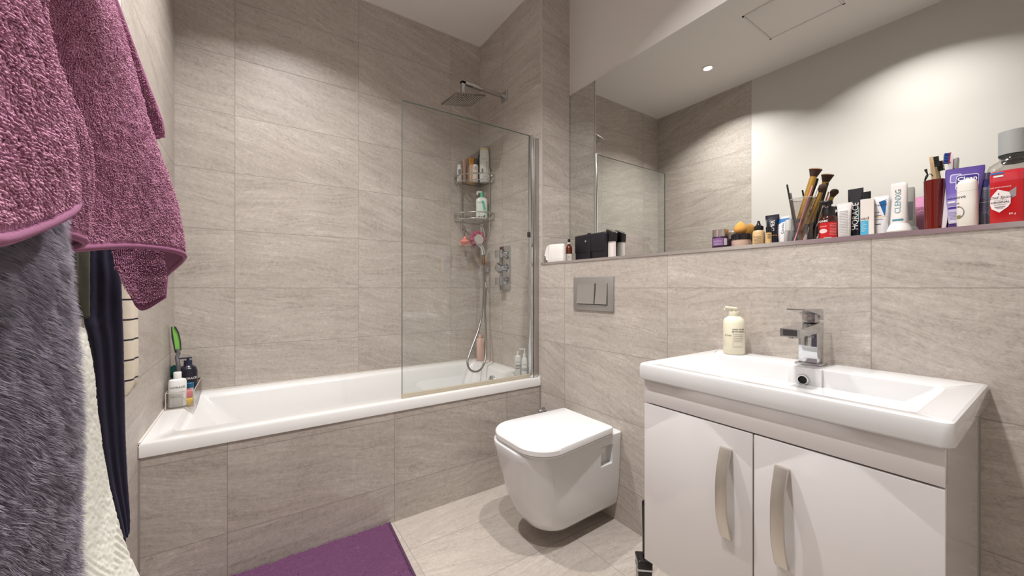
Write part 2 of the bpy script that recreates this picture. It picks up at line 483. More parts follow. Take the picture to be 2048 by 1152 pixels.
# ------------------------------------------------------------------ shower valve
t = thing('shower_valve', 'tall chrome shower valve plate with three square handles', 'shower valve', (XR, 2.115, 1.203))
MB().box2((-.010, -.062, -.145), (-.0004, .062, .145), .003).build('plate', chrome, t)
for dz, rot in ((.09, 0), (0, 38), (-.088, 0)):
    h = MB(); h.cyl((-.008, 0, dz), (-.04, 0, dz), .021)
    h.box((-.052, 0, dz), (.034, .05, .05), .003, rot=Matrix.Rotation(R(rot), 3, 'X')); h.build('handle', chrome, t)

# ------------------------------------------------------------------ hand shower and its hose
t = thing('hand_shower', 'round chrome hand shower hanging below the corner caddy with hose', 'hand shower', (0, 0, 0))
hose_m = pm('steel_hose', (150, 148, 146), .3, metal=1)
pw = P(974, 541, X=XR); 
m = MB(); m.box2((XR - .018, pw.y - .04, pw.z - .016), (XR - .0004, pw.y + .04, pw.z + .016), .003); m.cyl((XR - .03, pw.y, pw.z - .012), (XR - .03, pw.y, pw.z - .05), .010)
m.box2((XR - .042, pw.y - .012, pw.z - .016), (XR - .01, pw.y + .012, pw.z + .012), .003)
m.build('wall_outlet', chrome, t)
Yh = 2.28; hc = P(958, 480, Y=Yh)
M = Matrix.Translation(hc) @ Matrix.Rotation(facing(hc, 14), 4, 'Z') @ Matrix.Rotation(R(78), 4, 'X')
o = MB().lathe([(.0001, 0), (.052, 0), (.055, .004), (.052, .014), (.022, .026), (.0001, .028)][::-1], 40, M=M @ Matrix.Diagonal((.62, .74, -.7, 1))).build('head', chrome, t)
MB().lathe([(.0001, .006), (.047, .006), (.047, .001), (.0001, .001)], 40, M=M @ Matrix.Diagonal((.62, .74, 1, 1))).build('spray_face', pm('spray_face', (165, 156, 146), .4), o)
hb = P(966, 497, Y=Yh); he = P(967, 512, Y=Yh); hf = P(967.5, 530, Y=Yh)
m = MB(); m.tube([hc + Vector((.012, .02, -.03)), hb + Vector((0, .01, 0)), he], [.013, .015, .017], 20); m.build('handle', chrome, t)
MB().tube([he, he * .5 + hf * .5, hf], [.011, .010, .013], 16).build('connector', pm('worn_brass', (150, 118, 92), .35, metal=1), t)
pts = [hf, P(967.5, 570, Y=2.28), P(965, 620, Y=2.27), P(957, 660, Y=2.24), P(943, 698, Y=2.2), P(935, 725, Y=2.17), P(941, 741, Y=2.15), P(954, 744, Y=2.15), P(965, 735, Y=2.16), P(971, 715, Y=2.19), P(972, 670, Y=2.24), P(970, 620, Y=2.28), P(972, 575, Y=2.3), Vector((XR - .03, pw.y, pw.z - .05))]
MB().tube(spline(pts, 10), .0065, 12).build('hose', hose_m, t)
# ================================================================== toilet
t = thing('toilet', 'white wall-hung toilet with closed lid beside the bath', 'toilet', (0, 0, 0))
yc = 1.306
def tsec(x0, hw, r, z, x1=XR - .0006):
    return ((x0 + x1) / 2, yc, (x1 - x0) / 2, hw, [.006, r, r, .006], z)
secs = [tsec(1.00, .112, .09, .070), tsec(.968, .132, .11, .074), tsec(.952, .145, .115, .090), tsec(.934, .153, .12, .125), tsec(.904, .161, .12, .20), tsec(.880, .166, .12, .29), tsec(.862, .170, .118, .37), tsec(.853, .173, .117, .408), tsec(.855, .172, .117, .416), tsec(.863, .166, .11, .420)]
body = rrloft(secs, 14)
for v in body.bm.verts: v.co.y = yc + (v.co.y - yc) * (1 - .12 * max(0, min(1, (v.co.x - .9) / .486)))
bo = body.build('bowl', white_gloss, t, ang=50)
# hollow in the side that gives access to the fixing
cut = MB().box((1.290, yc - .153, .333), (.078, .07, .09), .006, 3).build('cut', white_gloss)
md = bo.modifiers.new('b', 'BOOLEAN'); md.object = cut; md.operation = 'DIFFERENCE'; md.solver = 'EXACT'
bpy.context.view_layer.update()
me = bpy.data.meshes.new_from_object(bo.evaluated_get(bpy.context.evaluated_depsgraph_get()))
bo.modifiers.clear(); bo.data = me; bpy.data.objects.remove(cut)
me.polygons.foreach_set('use_smooth', [True] * len(me.polygons)); me.set_sharp_from_angle(angle=R(40))
m = MB(); m.cyl((1.282, yc - .116, .352), (1.282, yc - .138, .352), .014); m.build('fixing_cap', pm('white_plastic', (230, 228, 226), .3), t)
def lid(x0, x1, hw, hwb, r, z, n=14):
    """outline of seat and lid: square at the hinge, a little wider in front, round front corners"""
    pts = rr((x0 + x1) / 2, yc, (x1 - x0) / 2, hw, [.012, r, r, .012], z, n)
    out = []
    for x, y, zz in pts:
        f = max(0, min(1, (x - x0 - .12) / (x1 - x0 - .12))); f = f * f
        bow = 1 + .012 * math.sin(PI * max(0, min(1, (x - x0) / (x1 - x0))))
        out.append((x, yc + (y - yc) * (1 - f * (1 - hwb / hw)) * bow + .004 - .022 * max(0, min(1, (x1 - x) / (x1 - x0))), zz))
    return out
m = MB(); m.rings([lid(.867, 1.322, .178, .160, .122, .4165), lid(.863, 1.322, .182, .163, .122, .420), lid(.863, 1.322, .182, .163, .122, .425), lid(.867, 1.322, .178, .16, .122, .4272)])
m.build('seat', pm('seat_white', (224, 222, 222), .22), t)
m = MB(); m.rings([lid(.863, 1.322, .183, .162, .124, .4275), lid(.858, 1.324, .188, .165, .124, .4305), lid(.858, 1.324, .188, .165, .124, .448), lid(.861, 1.323, .185, .163, .123, .4535), lid(.869, 1.320, .178, .157, .119, .4565), lid(.95, 1.28, .10, .09, .07, .458)])
m.build('lid', pm('seat_white'), t, ang=25)
m = MB(); m.cyl((1.335, yc - .09, .4195), (1.335, yc - .09, .437), .011); m.build('hinge', chrome, t)
m = MB(); m.cyl((1.335, yc + .09, .4195), (1.335, yc + .09, .437), .011); m.build('hinge', chrome, t)

# small stop valve behind the toilet
pv = P(1082, 824, X=1.36)
t = thing('stop_valve', 'small chrome stop valve on the wall behind the toilet', 'valve', (XR, pv.y, pv.z))
m = MB(); m.cyl((-.0005, 0, 0), (-.03, 0, 0), .010); m.sphere((-.03, 0, 0), .014); m.build('body', chrome, t)
m = MB(); m.lathe([(.02, 0), (.022, .003), (.012, .006)], 20, M=Matrix.Translation((-.0005, 0, 0)) @ Matrix.Rotation(R(-90), 4, 'Y')); m.build('collar', chrome, t)

# ================================================================== flush plate
t = thing('flush_plate', 'satin steel dual flush plate on the wall above the toilet', 'flush plate', (XR, 1.3275, 1.042))
steel = pm('satin_steel', (172, 168, 165), .34, metal=.65)
m = MB(); m.box2((-.009, -.132, -.083), (-.0005, .132, .083), .003); m.build('plate', steel, t)
def btn(y0, y1):
    m = MB(); n = 10; rs = []
    for i in range(n + 1):
        z = -.050 + .098 * i / n
        x = -.0105 - .0075 * (1 - i / n) ** 1.6
        rs.append([(x, y0, z), (x, y1, z), (-.006, y1, z), (-.006, y0, z)])
    m.rings(rs); return m
btn(-.016, .100).build('flush_button', pm('polished_steel', (196, 193, 190), .2, metal=.75), t, ang=30)
btn(-.096, -.025).build('flush_button', pm('polished_steel'), t, ang=30)
m = MB(); m.box2((-.0096, -.0235, -.053), (-.0088, -.0175, .05)); m.box2((-.0096, -.099, -.053), (-.0088, -.097, .05)); m.box2((-.0096, -.098, -.054), (-.0088, .102, -.051)); m.build('shadow_gap', black_gap, t, smooth=False)

# ================================================================== vanity cabinet
gloss = pm('white_gloss_lacquer', (220, 216, 215), .12, coat=.4)
t = thing('vanity_unit', 'white gloss wall-hung vanity cabinet under the basin', 'cabinet', (0, 0, 0))
VX, Y0, Y1, ZB, ZT = .948, .119, .706, .278, .806
m = MB(); m.box2((VX + .02, Y0 + .002, ZB), (XR - .0005, Y1 - .002, ZT - .002), .001); m.build('body', gloss, t, smooth=False)
MB().box2((VX, Y0, .738), (VX + .019, Y1, ZT - .003), .0015).build('fascia', gloss, t)
MB().box2((VX + .0185, Y0 + .004, ZB + .002), (VX + .0199, Y1 - .004, .745)).build('door_gap', black_gap, t, smooth=False)
ysp = .4125
hand_m = pm('brushed_nickel', (204, 197, 188), .36, metal=.9)
for ya, yb, hy_ in ((Y0, ysp - .0015, .3525), (ysp + .0015, Y1, .4700)):
    d = MB().box2((VX, ya, ZB), (VX + .018, yb, .7345), .0015).build('door', gloss, t)
    m = MB(); n = 24; rs = []
    z0, z1 = .470, .684
    for i in range(n + 1):
        f = i / n; z = z0 + (z1 - z0) * f
        e = min(f, 1 - f)
        bow = .027 * (1 - (abs(2 * f - 1)) ** 2.6)
        x = VX - .0005 - bow
        th = .0055 + .004 * (1 - min(1, e * 9))
        w = .0135
        rs.append(rr(0, 0, w, th / 2, .0026, 0, 3)); rs[-1] = [(x - th / 2 + q[1], hy_ + q[0], z) for q in rs[-1]]
    m.rings(rs); m.build('handle', hand_m, d, ang=50)
MB().box2((1.366, Y0 - .0006, ZB + .005), (1.369, Y0 + .002, ZT - .004)).build('panel_joint', pm('joint_grey', (150, 144, 138), .5), t, smooth=False)

# ================================================================== basin
t = thing('basin', 'white rectangular ceramic basin on top of the vanity cabinet', 'basin', (0, 0, 0))
bx, by = (.934 + XR - .0006) / 2, .4135
hx, hy = (XR - .0006 - .934) / 2, .3065
cr = [.003, .016, .016, .003]
secs = [(bx, by, hx - .004, hy - .004, cr, .8055), (bx, by, hx - .0005, hy - .001, cr, .809), (bx, by, hx, hy, cr, .815), (bx, by, hx, hy, cr, .842), (bx, by, hx - .002, hy - .002, cr, .8485), (bx, by, hx - .006, hy - .006, cr, .851),
        (1.112, by, .150, .262, .020, .851), (1.112, by, .147, .257, .020, .8495), (1.113, by, .145, .250, .018, .842), (1.116, by, .138, .185, .016, .7885), (1.116, by, .132, .172, .014, .7840), (1.116, by, .03, .03, .02, .782)]
m = MB(); m.rings([rr(*q, n=7) for q in secs], True, True); m.build('bowl', white_gloss, t, ang=24)
# raised seat of the tap
MB().box2((1.2475, by - .038, .79), (XR - .01, by + .040, .8525), .002, 3).build('tap_seat', white_gloss, t)
Mo = Matrix.Translation((1.2468, .4165, .8190)) @ Matrix.Rotation(R(-90), 4, 'Y')
m = MB(); m.lathe([(.0095, .0015), (.0105, .004), (.0135, .004), (.0150, .0015), (.015, -.001), (.0095, -.001)], 36, M=Mo, cap0=False, cap1=False)
m.rings([[Mo @ Vector((.0096 * math.cos(a * PI / 18), .0096 * math.sin(a * PI / 18), z)) for a in range(36)] for z in (.0005, .0008)])
oo = m.build('overflow_ring', [chrome, black_gap], t)
for p in oo.data.polygons:
    if len(p.vertices) > 4: p.material_index = 1
MB().lathe([(.0001, 0), (.022, 0), (.026, -.004), (.0001, -.004)][::-1], 32, c=(1.116, by, .788)).build('waste', chrome, t)

# ================================================================== tap
t = thing('basin_tap', 'square chrome mixer tap on the basin', 'tap', (1.318, .4215, .8526))
m = MB(); m.box2((-.030, -.030, 0), (.030, .030, .006), .002); m.build('base', chrome, t)
m = MB(); m.box2((-.023, -.0225, .006), (.023, .0225, .108), .002); m.build('body', chrome, t)
m = MB()
def seat_pts(x, z0, z1, w): return [(x, -w, z0), (x, w, z0), (x, w, z1), (x, -w, z1)]
m.rings([seat_pts(-.142, .088, .109, .0229), seat_pts(.0234, .093, .1205, .0229)]); 
m.build('spout', chrome, t, smooth=False)
MB().box2((-.1425, -.016, .0905), (-.1415, .016, .1065)).build('spout_end', pm('dark_chrome', (92, 90, 92), .25, metal=.8), t, smooth=False)
MB().lathe([(.0001, -.004), (.011, -.004), (.011, .002), (.0001, .002)], 24, c=(-.122, 0, .0875)).build('aerator', chrome, t)
m = MB(); m.box2((-.016, -.016, .119), (.018, .016, .1445), .002); m.build('cartridge', pm('polished_steel'), t)
m = MB(); m.rings([seat_pts(-.105, .158, .161, .021), seat_pts(-.02, .146, .160, .0225), seat_pts(.023, .127, .1585, .0225)])
m.build('lever', chrome, t, smooth=False)

# ================================================================== toilet brush beside the cabinet
t = thing('toilet_brush', 'slim black toilet brush in its holder on the floor beside the vanity cabinet', 'toilet brush', (1.156, .863, 0), R(-40))
bk = pm('black_gloss_plastic', (22, 20, 22), .18, coat=.3)
rrloft([(0, 0, .020, .020, .006, .0), (0, 0, .022, .022, .006, .004), (0, 0, .0245, .0245, .006, .070), (0, 0, .0265, .0265, .006, .110), (0, 0, .024, .024, .006, .112)]).build('holder', bk, t)
rrloft([(0, 0, .0252, .0252, .006, .074), (0, 0, .0258, .0258, .006, .075), (0, 0, .0262, .0262, .006, .080), (0, 0, .0256, .0256, .006, .081)]).build('band', chrome, t)
MB().tube([(0, -.003, .111), (0, -.003, .20), (0, -.003, .29), (0, -.003, .308), (0, -.003, .313)], [.0055, .0055, .0075, .0075, .004], 16).build('handle', bk, t)

# ================================================================== corner caddy (wire shelf)
wire = pm('chrome_wire', (214, 212, 208), .18, metal=1)
CC = Vector((XR - .006, YB - .006))
ZL = [P(950, 366, Y=2.36).z, P(950, 441, Y=2.36).z, P(950, 496, Y=2.36).z]
t = thing('corner_caddy', 'chrome wire corner caddy with two shelves in the shower corner', 'shower caddy', (CC.x, CC.y, 0))
def arc(r, z, n=20, pad=0): return [(-r * math.sin(a), -r * math.cos(a), z) for a in [PI / 2 * i / n for i in range(n + 1)]]
for q, zz in enumerate(ZL[:2]):
    r0 = .205
    m = MB()
    m.tube(arc(r0, zz), .0028, 8); m.tube([(-r0, 0, zz), (0, 0, zz), (0, -r0, zz)], .0028, 8)
    for i in range(1, 12):
        x = -r0 * i / 12; m.tube([(x, -.001, zz - .002), (x, -math.sqrt(r0 * r0 - x * x), zz - .002)], .0016, 6)
    m.build('shelf', wire, t)
    m = MB(); m.tube(arc(r0, zz + .043), .0045, 8); m.tube([(-r0, 0, zz + .043), (-.001, -.001, zz + .043), (0, -r0, zz + .043)], .0028, 8)
    for a in [PI / 2 * i / 6 for i in range(7)]:
        m.tube([(-r0 * math.sin(a), -r0 * math.cos(a), zz), (-r0 * math.sin(a), -r0 * math.cos(a), zz + .043)], .0016, 6)
    m.build('rail', wire, t)
for (x, y) in ((-.150, -.006), (-.006, -.150)):
    m = MB(); m.tube([(x, y, ZL[1] - .06), (x, y, ZL[0] + .10)], .0045, 8)
    m.tube([(x, y, ZL[1] - .06), (x * .99, y - .012 if x < -.1 else y, ZL[1] - .075), (x, y, ZL[1] - .085)], .0025, 8)
    m.build('post', wire, t)
# ================================================================== bottles and toiletries
wp = pm('white_plastic'); ink = pm('black_ink', (40, 38, 40), .6); gink = pm('grey_ink', (120, 118, 120), .6); wink = pm('white_ink', (228, 226, 224), .5)
def unit(px0, px1, ytop, X=None, Y=None, flat=None, base=None):
    """real size of a standing thing from its sight lines at a plane: foot centre, half width, height"""
    a, b = (P(px0, 577, X=X, Y=Y), P(px1, 577, X=X, Y=Y))
    if flat: hw = (a - b).length / 2; c = (a + b) / 2
    else:
        c = P((px0 + px1) / 2, 577, X=X, Y=Y); d = depth(c); t = lat(c)
        hw = (px1 - px0) / 2 * d / FPX / math.sqrt(1 + t * t)
        c2 = (a + b) / 2; c = c * .5 + c2 * .5
    d = depth(c); top = CAMZ + (577 - ytop) * d / FPX
    return c, hw, top - base
def stand(name, label, cat, c, z, off=0, tilt=(0, 0), group=None):
    return thing(name, label, cat, (c.x, c.y, z), facing(c, off), group, tilt)

RIM = .5505
# ---- soap bottle on the basin
c, r, h = unit(1446, 1490, 616, X=1.325, base=.8512)
t = stand('soap_bottle', 'cream hand soap pump bottle on the back corner of the basin', 'soap bottle', c, .8512, 0)
cream = pm('cream_plastic', (228, 221, 197), .35)
k = h / .162
bs = [(0, r * .9, r * .9, 2), (.004, r, r, 2), (.108 * k, r, r, 2), (.122 * k, r * .90, r * .9, 2), (.130 * k, r * .62, r * .62, 2), (.132 * k, r * .5, r * .5, 2)]
b = loft(bs).build('body', cream, t, ang=50)
text(b, bs, 'HAND SOAP', .012, .088 * k, .0058, ink, bold=.0001); text(b, bs, 'SAVON MAIN', .012, .080 * k, .0058, ink, bold=.0001); text(b, bs, 'E.THIN', -.016, .066 * k, .0065, ink)
lines(b, bs, [(.0, .024, (.070 - .006 * i) * k, .0010) for i in range(5)] + [(.0, .024, .028 * k, .0010), (-.0025, -.002, .056 * k, .06)], gink)
loft([(.131 * k, r * .48, r * .48, 2), (.133 * k, r * .5, r * .5, 2), (.147 * k, r * .5, r * .5, 2), (.148 * k, r * .46, r * .46, 2)]).build('collar', cream, t)
m = MB(); m.cyl((0, 0, .147 * k), (0, 0, .162 * k), .0075); m.box((-.008, -.003, .161 * k), (.036, .017, .007), .003, rot=Matrix.Rotation(R(6), 3, 'Y')); m.cyl((-.0255, -.003, .160 * k), (-.0255, -.003, .153 * k), .004)
m.build('pump', cream, t)

def simple_bottle(name, label, cat, c, z, r, h, mat, capmat, neck=.18, capr=.5, off=0, sq=2.0, dep=1.0, group=None, capname='cap', shoulder=.1):
    t = stand(name, label, cat, c, z, off, group=group)
    hb = h * (1 - neck)
    s = [(0, r * .92, r * dep * .92, sq), (h * .015, r, r * dep, sq), (hb - h * shoulder, r, r * dep, sq), (hb - h * shoulder * .35, r * .9, r * dep * .9, sq), (hb, r * capr * .95, min(r * capr * .95, r * dep * .9), 2)]
    b = loft(s).build('body', mat, t, ang=45)
    cr = r * capr; cd = min(cr, r * dep * .95)
    loft([(hb - .0005, cr * .98, cd * .98, 2), (hb + .001, cr, cd, 2), (h - .002, cr, cd, 2), (h, cr * .9, cd * .9, 2)]).build(capname, capmat, t)
    return t, b, s

# ---- far right corner of the bath rim
c, r, h = unit(952, 972, 664, X=1.335, base=RIM)
c = P(961, 722, Z=RIM); 
pinkb = pm('dusty_pink_plastic', (206, 172, 158), .4)
t, b, s = simple_bottle('shampoo_bottle', 'tall dusty pink bottle in the back corner of the bath', 'bottle', c, RIM, .029, .185, pinkb, pinkb, .13, .52, off=20, shoulder=.03)
lines(b, s, [(.006, .022, .13 - .012 * i, .003) for i in range(4)], pm('pink_ink', (160, 120, 112), .6))
wb = pm('white_bottle', (226, 225, 222), .3)
p0 = P(1036, 751, Z=RIM)
t, b, s = simple_bottle('lotion_bottle', 'white bottle with plain cap beside the shower screen hinge', 'bottle', p0, RIM, .0195, .142, wb, wb, .15, .42, sq=2.6, dep=.8)
text(b, s, 'HORACE', .0, .080, .0068, ink); lines(b, s, [(-.016, .016, .062, .003), (-.016, .016, .055, .003), (-.016, .012, .046, .002), (-.016, .010, .041, .002)], gink)
p1 = P(1049, 753, Z=RIM); p1.x = min(p1.x, 1.345)
t = stand('lotion_bottle', 'white pump bottle nearest the shower screen hinge', 'bottle', p1, RIM, 0)
s = [(0, .0165, .015, 2.6), (.002, .018, .0165, 2.6), (.09, .018, .0165, 2.6), (.104, .015, .014, 2.4), (.110, .010, .010, 2)]
b = loft(s).build('body', wb, t); text(b, s, 'HORACE', 0, .070, .0062, ink); lines(b, s, [(-.014, .014, .045, .004), (-.014, .014, .036, .003)], gink)
m = MB(); m.cyl((0, 0, .109), (0, 0, .132), .010); m.cyl((0, 0, .13), (0, 0, .158), .004); m.box((-.013, 0, .159), (.040, .010, .006), .002); m.build('pump', wp, t)

# ---- left corner of the bath: acrylic tray and its contents
glass_a = pm('clear_acrylic', (240, 236, 232), .05, trans=1, ior=1.2)
k = NT('acrylic_sheet'); tr = k.node('ShaderNodeBsdfTransparent'); tr.inputs[0].default_value = (.93, .92, .91, 1)
gl = k.node('ShaderNodeBsdfGlossy'); gl.inputs['Roughness'].default_value = .05; mx = k.node('ShaderNodeMixShader'); fr = k.node('ShaderNodeLayerWeight'); fr.inputs[0].default_value = .5
k.link(k.math('MULTIPLY_ADD', k.math('POWER', fr.outputs['Facing'], 3), .6, .07), mx.inputs[0]); k.link(tr.outputs[0], mx.inputs[1]); k.link(gl.outputs[0], mx.inputs[2]); k.link(mx.outputs[0], k.out.inputs[0]); acr = k.m
edge_m = pm('acrylic_edge', (196, 180, 170), .2)
TX0, TX1, TY0, TY1, TH = XL + .008, P(387, 819, Z=RIM).x, P(335, 822, Z=RIM).y, 2.43, .072
TY0 = max(TY0, 2.03)
t = thing('bath_tray', 'clear acrylic tray holding bottles on the left corner of the bath', 'tray', (TX0, TY0, RIM + .0003))
W, D = TX1 - TX0, .30
m = MB(); m.box2((0, 0, 0), (W, D, .003)); m.box2((0, 0, .003), (W, .003, TH)); m.box2((0, D - .003, .003), (W, D, TH)); m.box2((0, .003, .003), (.003, D - .003, TH)); m.box2((W - .003, .003, .003), (W, D - .003, TH))
m.build('box', acr, t, smooth=False)
m = MB()
for z in (TH, .0012):
    m.box((W / 2, .0015, z), (W, .0032, .0022)); m.box((W - .0015, D / 2, z), (.0032, D, .0022)); m.box((.0015, D / 2, z), (.0032, D, .0022)); m.box((W / 2, D - .0015, z), (W, .0032, .0022))
for x in (.0015, W - .0015): m.box((x, .0015, TH / 2), (.0033, .0033, TH)); m.box((x, D - .0015, TH / 2), (.0033, .0033, TH))
m.build('edge', edge_m, t, smooth=False)
ZT_ = RIM + .0036
def in_tray(px, Y): 
    q = P(px, 577, Y=Y); return Vector((q.x, Y, 0))
q = in_tray(355, TY0 + .045)
d = depth(q); r = 19 * d / FPX / 1.33
t, b, s = simple_bottle('body_wash_bottle', 'white bottle at the front of the acrylic bath tray', 'bottle', q, ZT_, r, (820 - 752) * d / FPX * 1.0, wb, wb, .19, .44, sq=2.4, dep=.85)
text(b, s, 'HORACE', 0, .085, .0125, ink); lines(b, s, [(-.024, .024, .066, .0015), (-.024, .02, .055, .001), (-.024, .016, .050, .001), (-.024, .02, .045, .001)], gink)
navy = pm('dark_navy_plastic', (30, 28, 40), .22, coat=.2)
q = in_tray(376, TY0 + .16); d = depth(q)
t = stand('pump_bottle', 'dark navy pump bottle at the back of the acrylic bath tray', 'bottle', q, ZT_, 0)
hb = CAMZ - (730 - 577) * d / FPX - ZT_
s = [(0, .032, .030, 2.3), (.003, .035, .033, 2.3), (hb - .030, .035, .033, 2.3), (hb - .012, .030, .028, 2.2), (hb, .014, .014, 2)]
b = loft(s).build('body', navy, t); text(b, s, 'HORACE', .006, hb - .060, .0125, wink, bold=.0002)
m = MB(); m.cyl((0, 0, hb - .001), (0, 0, hb + .020), .0155); m.cyl((0, 0, hb + .02), (0, 0, hb + .03), .005); m.box((-.012, 0, hb + .031), (.052, .014, .006), .002); m.build('pump', pm('navy_cap', (36, 38, 66), .35), t)
q = in_tray(380.5, TY0 + .095)
t = stand('shower_gel', 'small blue tub in the acrylic bath tray before the navy pump bottle', 'toiletry', q, ZT_, 0)
loft([(0, .012, .012, 2), (.064, .012, .012, 2), (.066, .012, .012, 2)]).build('body', pm('clear_grey', (200, 200, 196), .2), t)
loft([(.066, .0135, .0135, 2), (.084, .0135, .0135, 2), (.086, .012, .012, 2)]).build('cap', pm('petrol_blue', (30, 94, 130), .35), t)
q = in_tray(377.5, TY0 + .052)
t = stand('bath_toy', 'small yellow pot with a pink top at the front right of the bath tray', 'toiletry', q, ZT_, 0)
loft([(0, .013, .013, 2), (.003, .0148, .0148, 2), (.027, .0148, .0148, 2), (.029, .0135, .0135, 2)]).build('body', pm('yellow_plastic', (238, 200, 40), .35), t)
loft([(.029, .012, .012, 2), (.034, .014, .014, 2), (.052, .013, .013, 2), (.065, .008, .008, 2)]).build('top', pm('coral_pink', (206, 98, 104), .4), t)
q = in_tray(352, TY0 + .20)
t = stand('shower_sponge', 'dark teal scouring pad behind the white bottle in the bath tray', 'sponge', q, ZT_, 0)
m = MB(); m.sphere((0, 0, .125), .030, (.9, .6, 1.1)); m.cyl((-.004, 0, 0), (-.004, 0, .11), .012); 
o = m.build('pad', pm('teal_rubber', (28, 92, 88), .5, bump=(300, .5, .003)), t)
q = in_tray(336, TY0 + .12); q.x = max(q.x, XL + .03)
t = stand('black_bottle', 'black bottle leaning in the wall corner of the bath tray', 'bottle', q, ZT_, 0)
loft([(0, .018, .018, 2.3), (.098, .018, .018, 2.3), (.108, .010, .010, 2), (.122, .010, .010, 2)]).build('body', pm('black_plastic', (30, 30, 30), .3), t)
# green headed bath brush
pb = [P(357, 740, Y=2.22), P(354, 716, Y=2.25), P(357, 708, Y=2.285), P(355, 701, Y=2.303)]
t = thing('bath_brush', 'bath brush with lime green head standing in the acrylic tray', 'brush', (pb[0].x, 2.21, ZT_))
off = Vector((pb[0].x, 2.21, ZT_))
m = MB(); m.tube(spline([Vector((0, 0, 0))] + [p - off for p in pb], 6), .0075, 12); m.build('handle', pm('grey_rubber', (78, 76, 78), .5), t)
ol = [(343, 656), (349, 655), (355, 664), (360, 682), (361, 700), (358, 707), (352, 706), (349, 694), (345, 676)]
pts = [P(x, y, Y=2.30) - off for x, y in ol]
m = MB(); m.rings([[p + Vector((0, dy, 0)) for p in pts] for dy in (.012, .0)]); m.build('head', pm('lime_green', (126, 190, 88), .45), t, smooth=False)
ol2 = [(342, 655), (344, 655), (347.5, 680), (351.5, 704), (350, 708), (347, 694), (343, 676)]
pts = [P(x, y, Y=2.298) - off for x, y in ol2]
m = MB(); m.rings([[p + Vector((0, dy, 0)) for p in pts] for dy in (.016, -.002)]); m.build('bristles', pm('dark_bristle', (44, 46, 40), .8), t, smooth=False)
ol3 = [(348, 654), (351, 655), (357, 666), (361, 684), (362, 702), (361, 702), (359.8, 684), (356, 667)]
pts = [P(x, y, Y=2.298) - off for x, y in ol3]
m = MB(); m.rings([[p + Vector((0, dy, 0)) for p in pts] for dy in (.016, -.002)]); m.build('bristles', pm('dark_bristle'), t, smooth=False)

# ---- caddy shelves
z0, z1 = ZL[0] + .0028, ZL[1] + .0028
def on_shelf(px, Y): q = P(px, 577, Y=Y); return Vector((q.x, Y, 0))
def sz(q, w): return w / 2 * depth(q) / FPX / math.sqrt(1 + lat(q) ** 2)
def ht(q, ytop, z): return CAMZ + (577 - ytop) * depth(q) / FPX - z
q = on_shelf(919, 2.425)
t, b, s = simple_bottle('small_bottle', 'small white bottle with dark print at the left end of the upper caddy shelf', 'bottle', q, z0, sz(q, 9.5), ht(q, 331, z0), wb, wb, .12, .8)
lines(b, s, [(-.009, .009, .055 + .009 * i, .006) for i in range(4)], pm('navy_ink', (60, 66, 90), .6))
q = on_shelf(929, 2.42)
t = stand('tube', 'brown and clear tube beside the small white bottle on the caddy', 'tube', q, z0, 0)
hh = ht(q, 318, z0)
loft([(0, .012, .012, 2), (.02, .013, .013, 2), (hh - .01, .014, .006, 2), (hh, .014, .002, 2)]).build('body', pm('rose_brown', (168, 128, 110), .4), t)
q = on_shelf(940, 2.415)
t = stand('clear_bottle', 'pale translucent bottle at the back of the upper caddy shelf', 'bottle', on_shelf(935.5, 2.435), z0, 0)
loft([(0, .013, .008, 3), (.118, .013, .008, 3), (.122, .008, .006, 3)]).build('body', pm('pale_sand', (186, 178, 160), .3), t)
hh = ht(q, 315, z0)
t = stand('orange_bottle', 'orange bottle at the back of the upper caddy shelf', 'bottle', on_shelf(943, 2.432), z0, 0)
loft([(0, .018, .011, 4), (.003, .020, .012, 4), (hh - .003, .020, .012, 4), (hh, .018, .011, 4)]).build('body', pm('orange_plastic', (216, 150, 48), .35), t)
q = on_shelf(942, 2.385)
t = stand('tube', 'slim peach tube in front of the orange bottle on the caddy', 'tube', q, z0, 0)
hh = ht(q, 331, z0)
loft([(0, .010, .010, 2), (.01, .011, .011, 2), (hh, .011, .008, 2)]).build('body', pm('peach_plastic', (222, 178, 148), .4), t)
q = on_shelf(950.5, 2.365)
t = stand('cream_bottle', 'cream white bottle with a dark cap in the middle of the upper caddy shelf', 'bottle', q, z0, 0)
hh = ht(q, 330, z0); r = sz(q, 12)
s = [(0, r * .95, r * .8, 2), (hh - .012, r, r * .85, 2), (hh - .004, r * .9, r * .75, 2), (hh, r * .5, r * .5, 2)]
b = loft(s).build('body', pm('warm_white', (226, 216, 206), .3), t); lines(b, s, [(-.012, .012, hh - .022 - .006 * i, .0018) for i in range(4)], gink)
q = on_shelf(952.5, 2.405); hh = ht(q, 319, z0)
t = stand('brown_bottle', 'bottle with grey cap behind the cream white bottle on the caddy', 'bottle', q, z0, 0)
loft([(0, .012, .012, 2), (hh - .03, .012, .012, 2), (hh - .028, .013, .013, 2), (hh, .013, .013, 2)]).build('body', pm('grey_cap', (88, 84, 82), .4), t)
q = on_shelf(959.5, 2.40); hh = ht(q, 311, z0)
t = stand('dark_bottle', 'dark bottle just left of the tall white bottle on the caddy', 'bottle', q, z0, 0)
loft([(0, .013, .013, 2), (hh - .006, .013, .013, 2), (hh, .010, .010, 2)]).build('body', pm('charcoal_plastic', (58, 54, 54), .4), t)
q = on_shelf(969, 2.335); r = sz(q, 19.5); hh = ht(q, 297, z0)
t = stand('shampoo_bottle', 'tall white bottle with pale gold cap on the upper caddy shelf', 'bottle', q, z0, 0)
s = [(0, r * .96, r * .6, 2.4), (.05, r, r * .62, 2.4), (hh * .72, r, r * .6, 2.4), (hh - .022, r * .88, r * .5, 2.3), (hh - .019, r * .86, r * .48, 2.2)]
b = loft(s).build('body', wb, t)
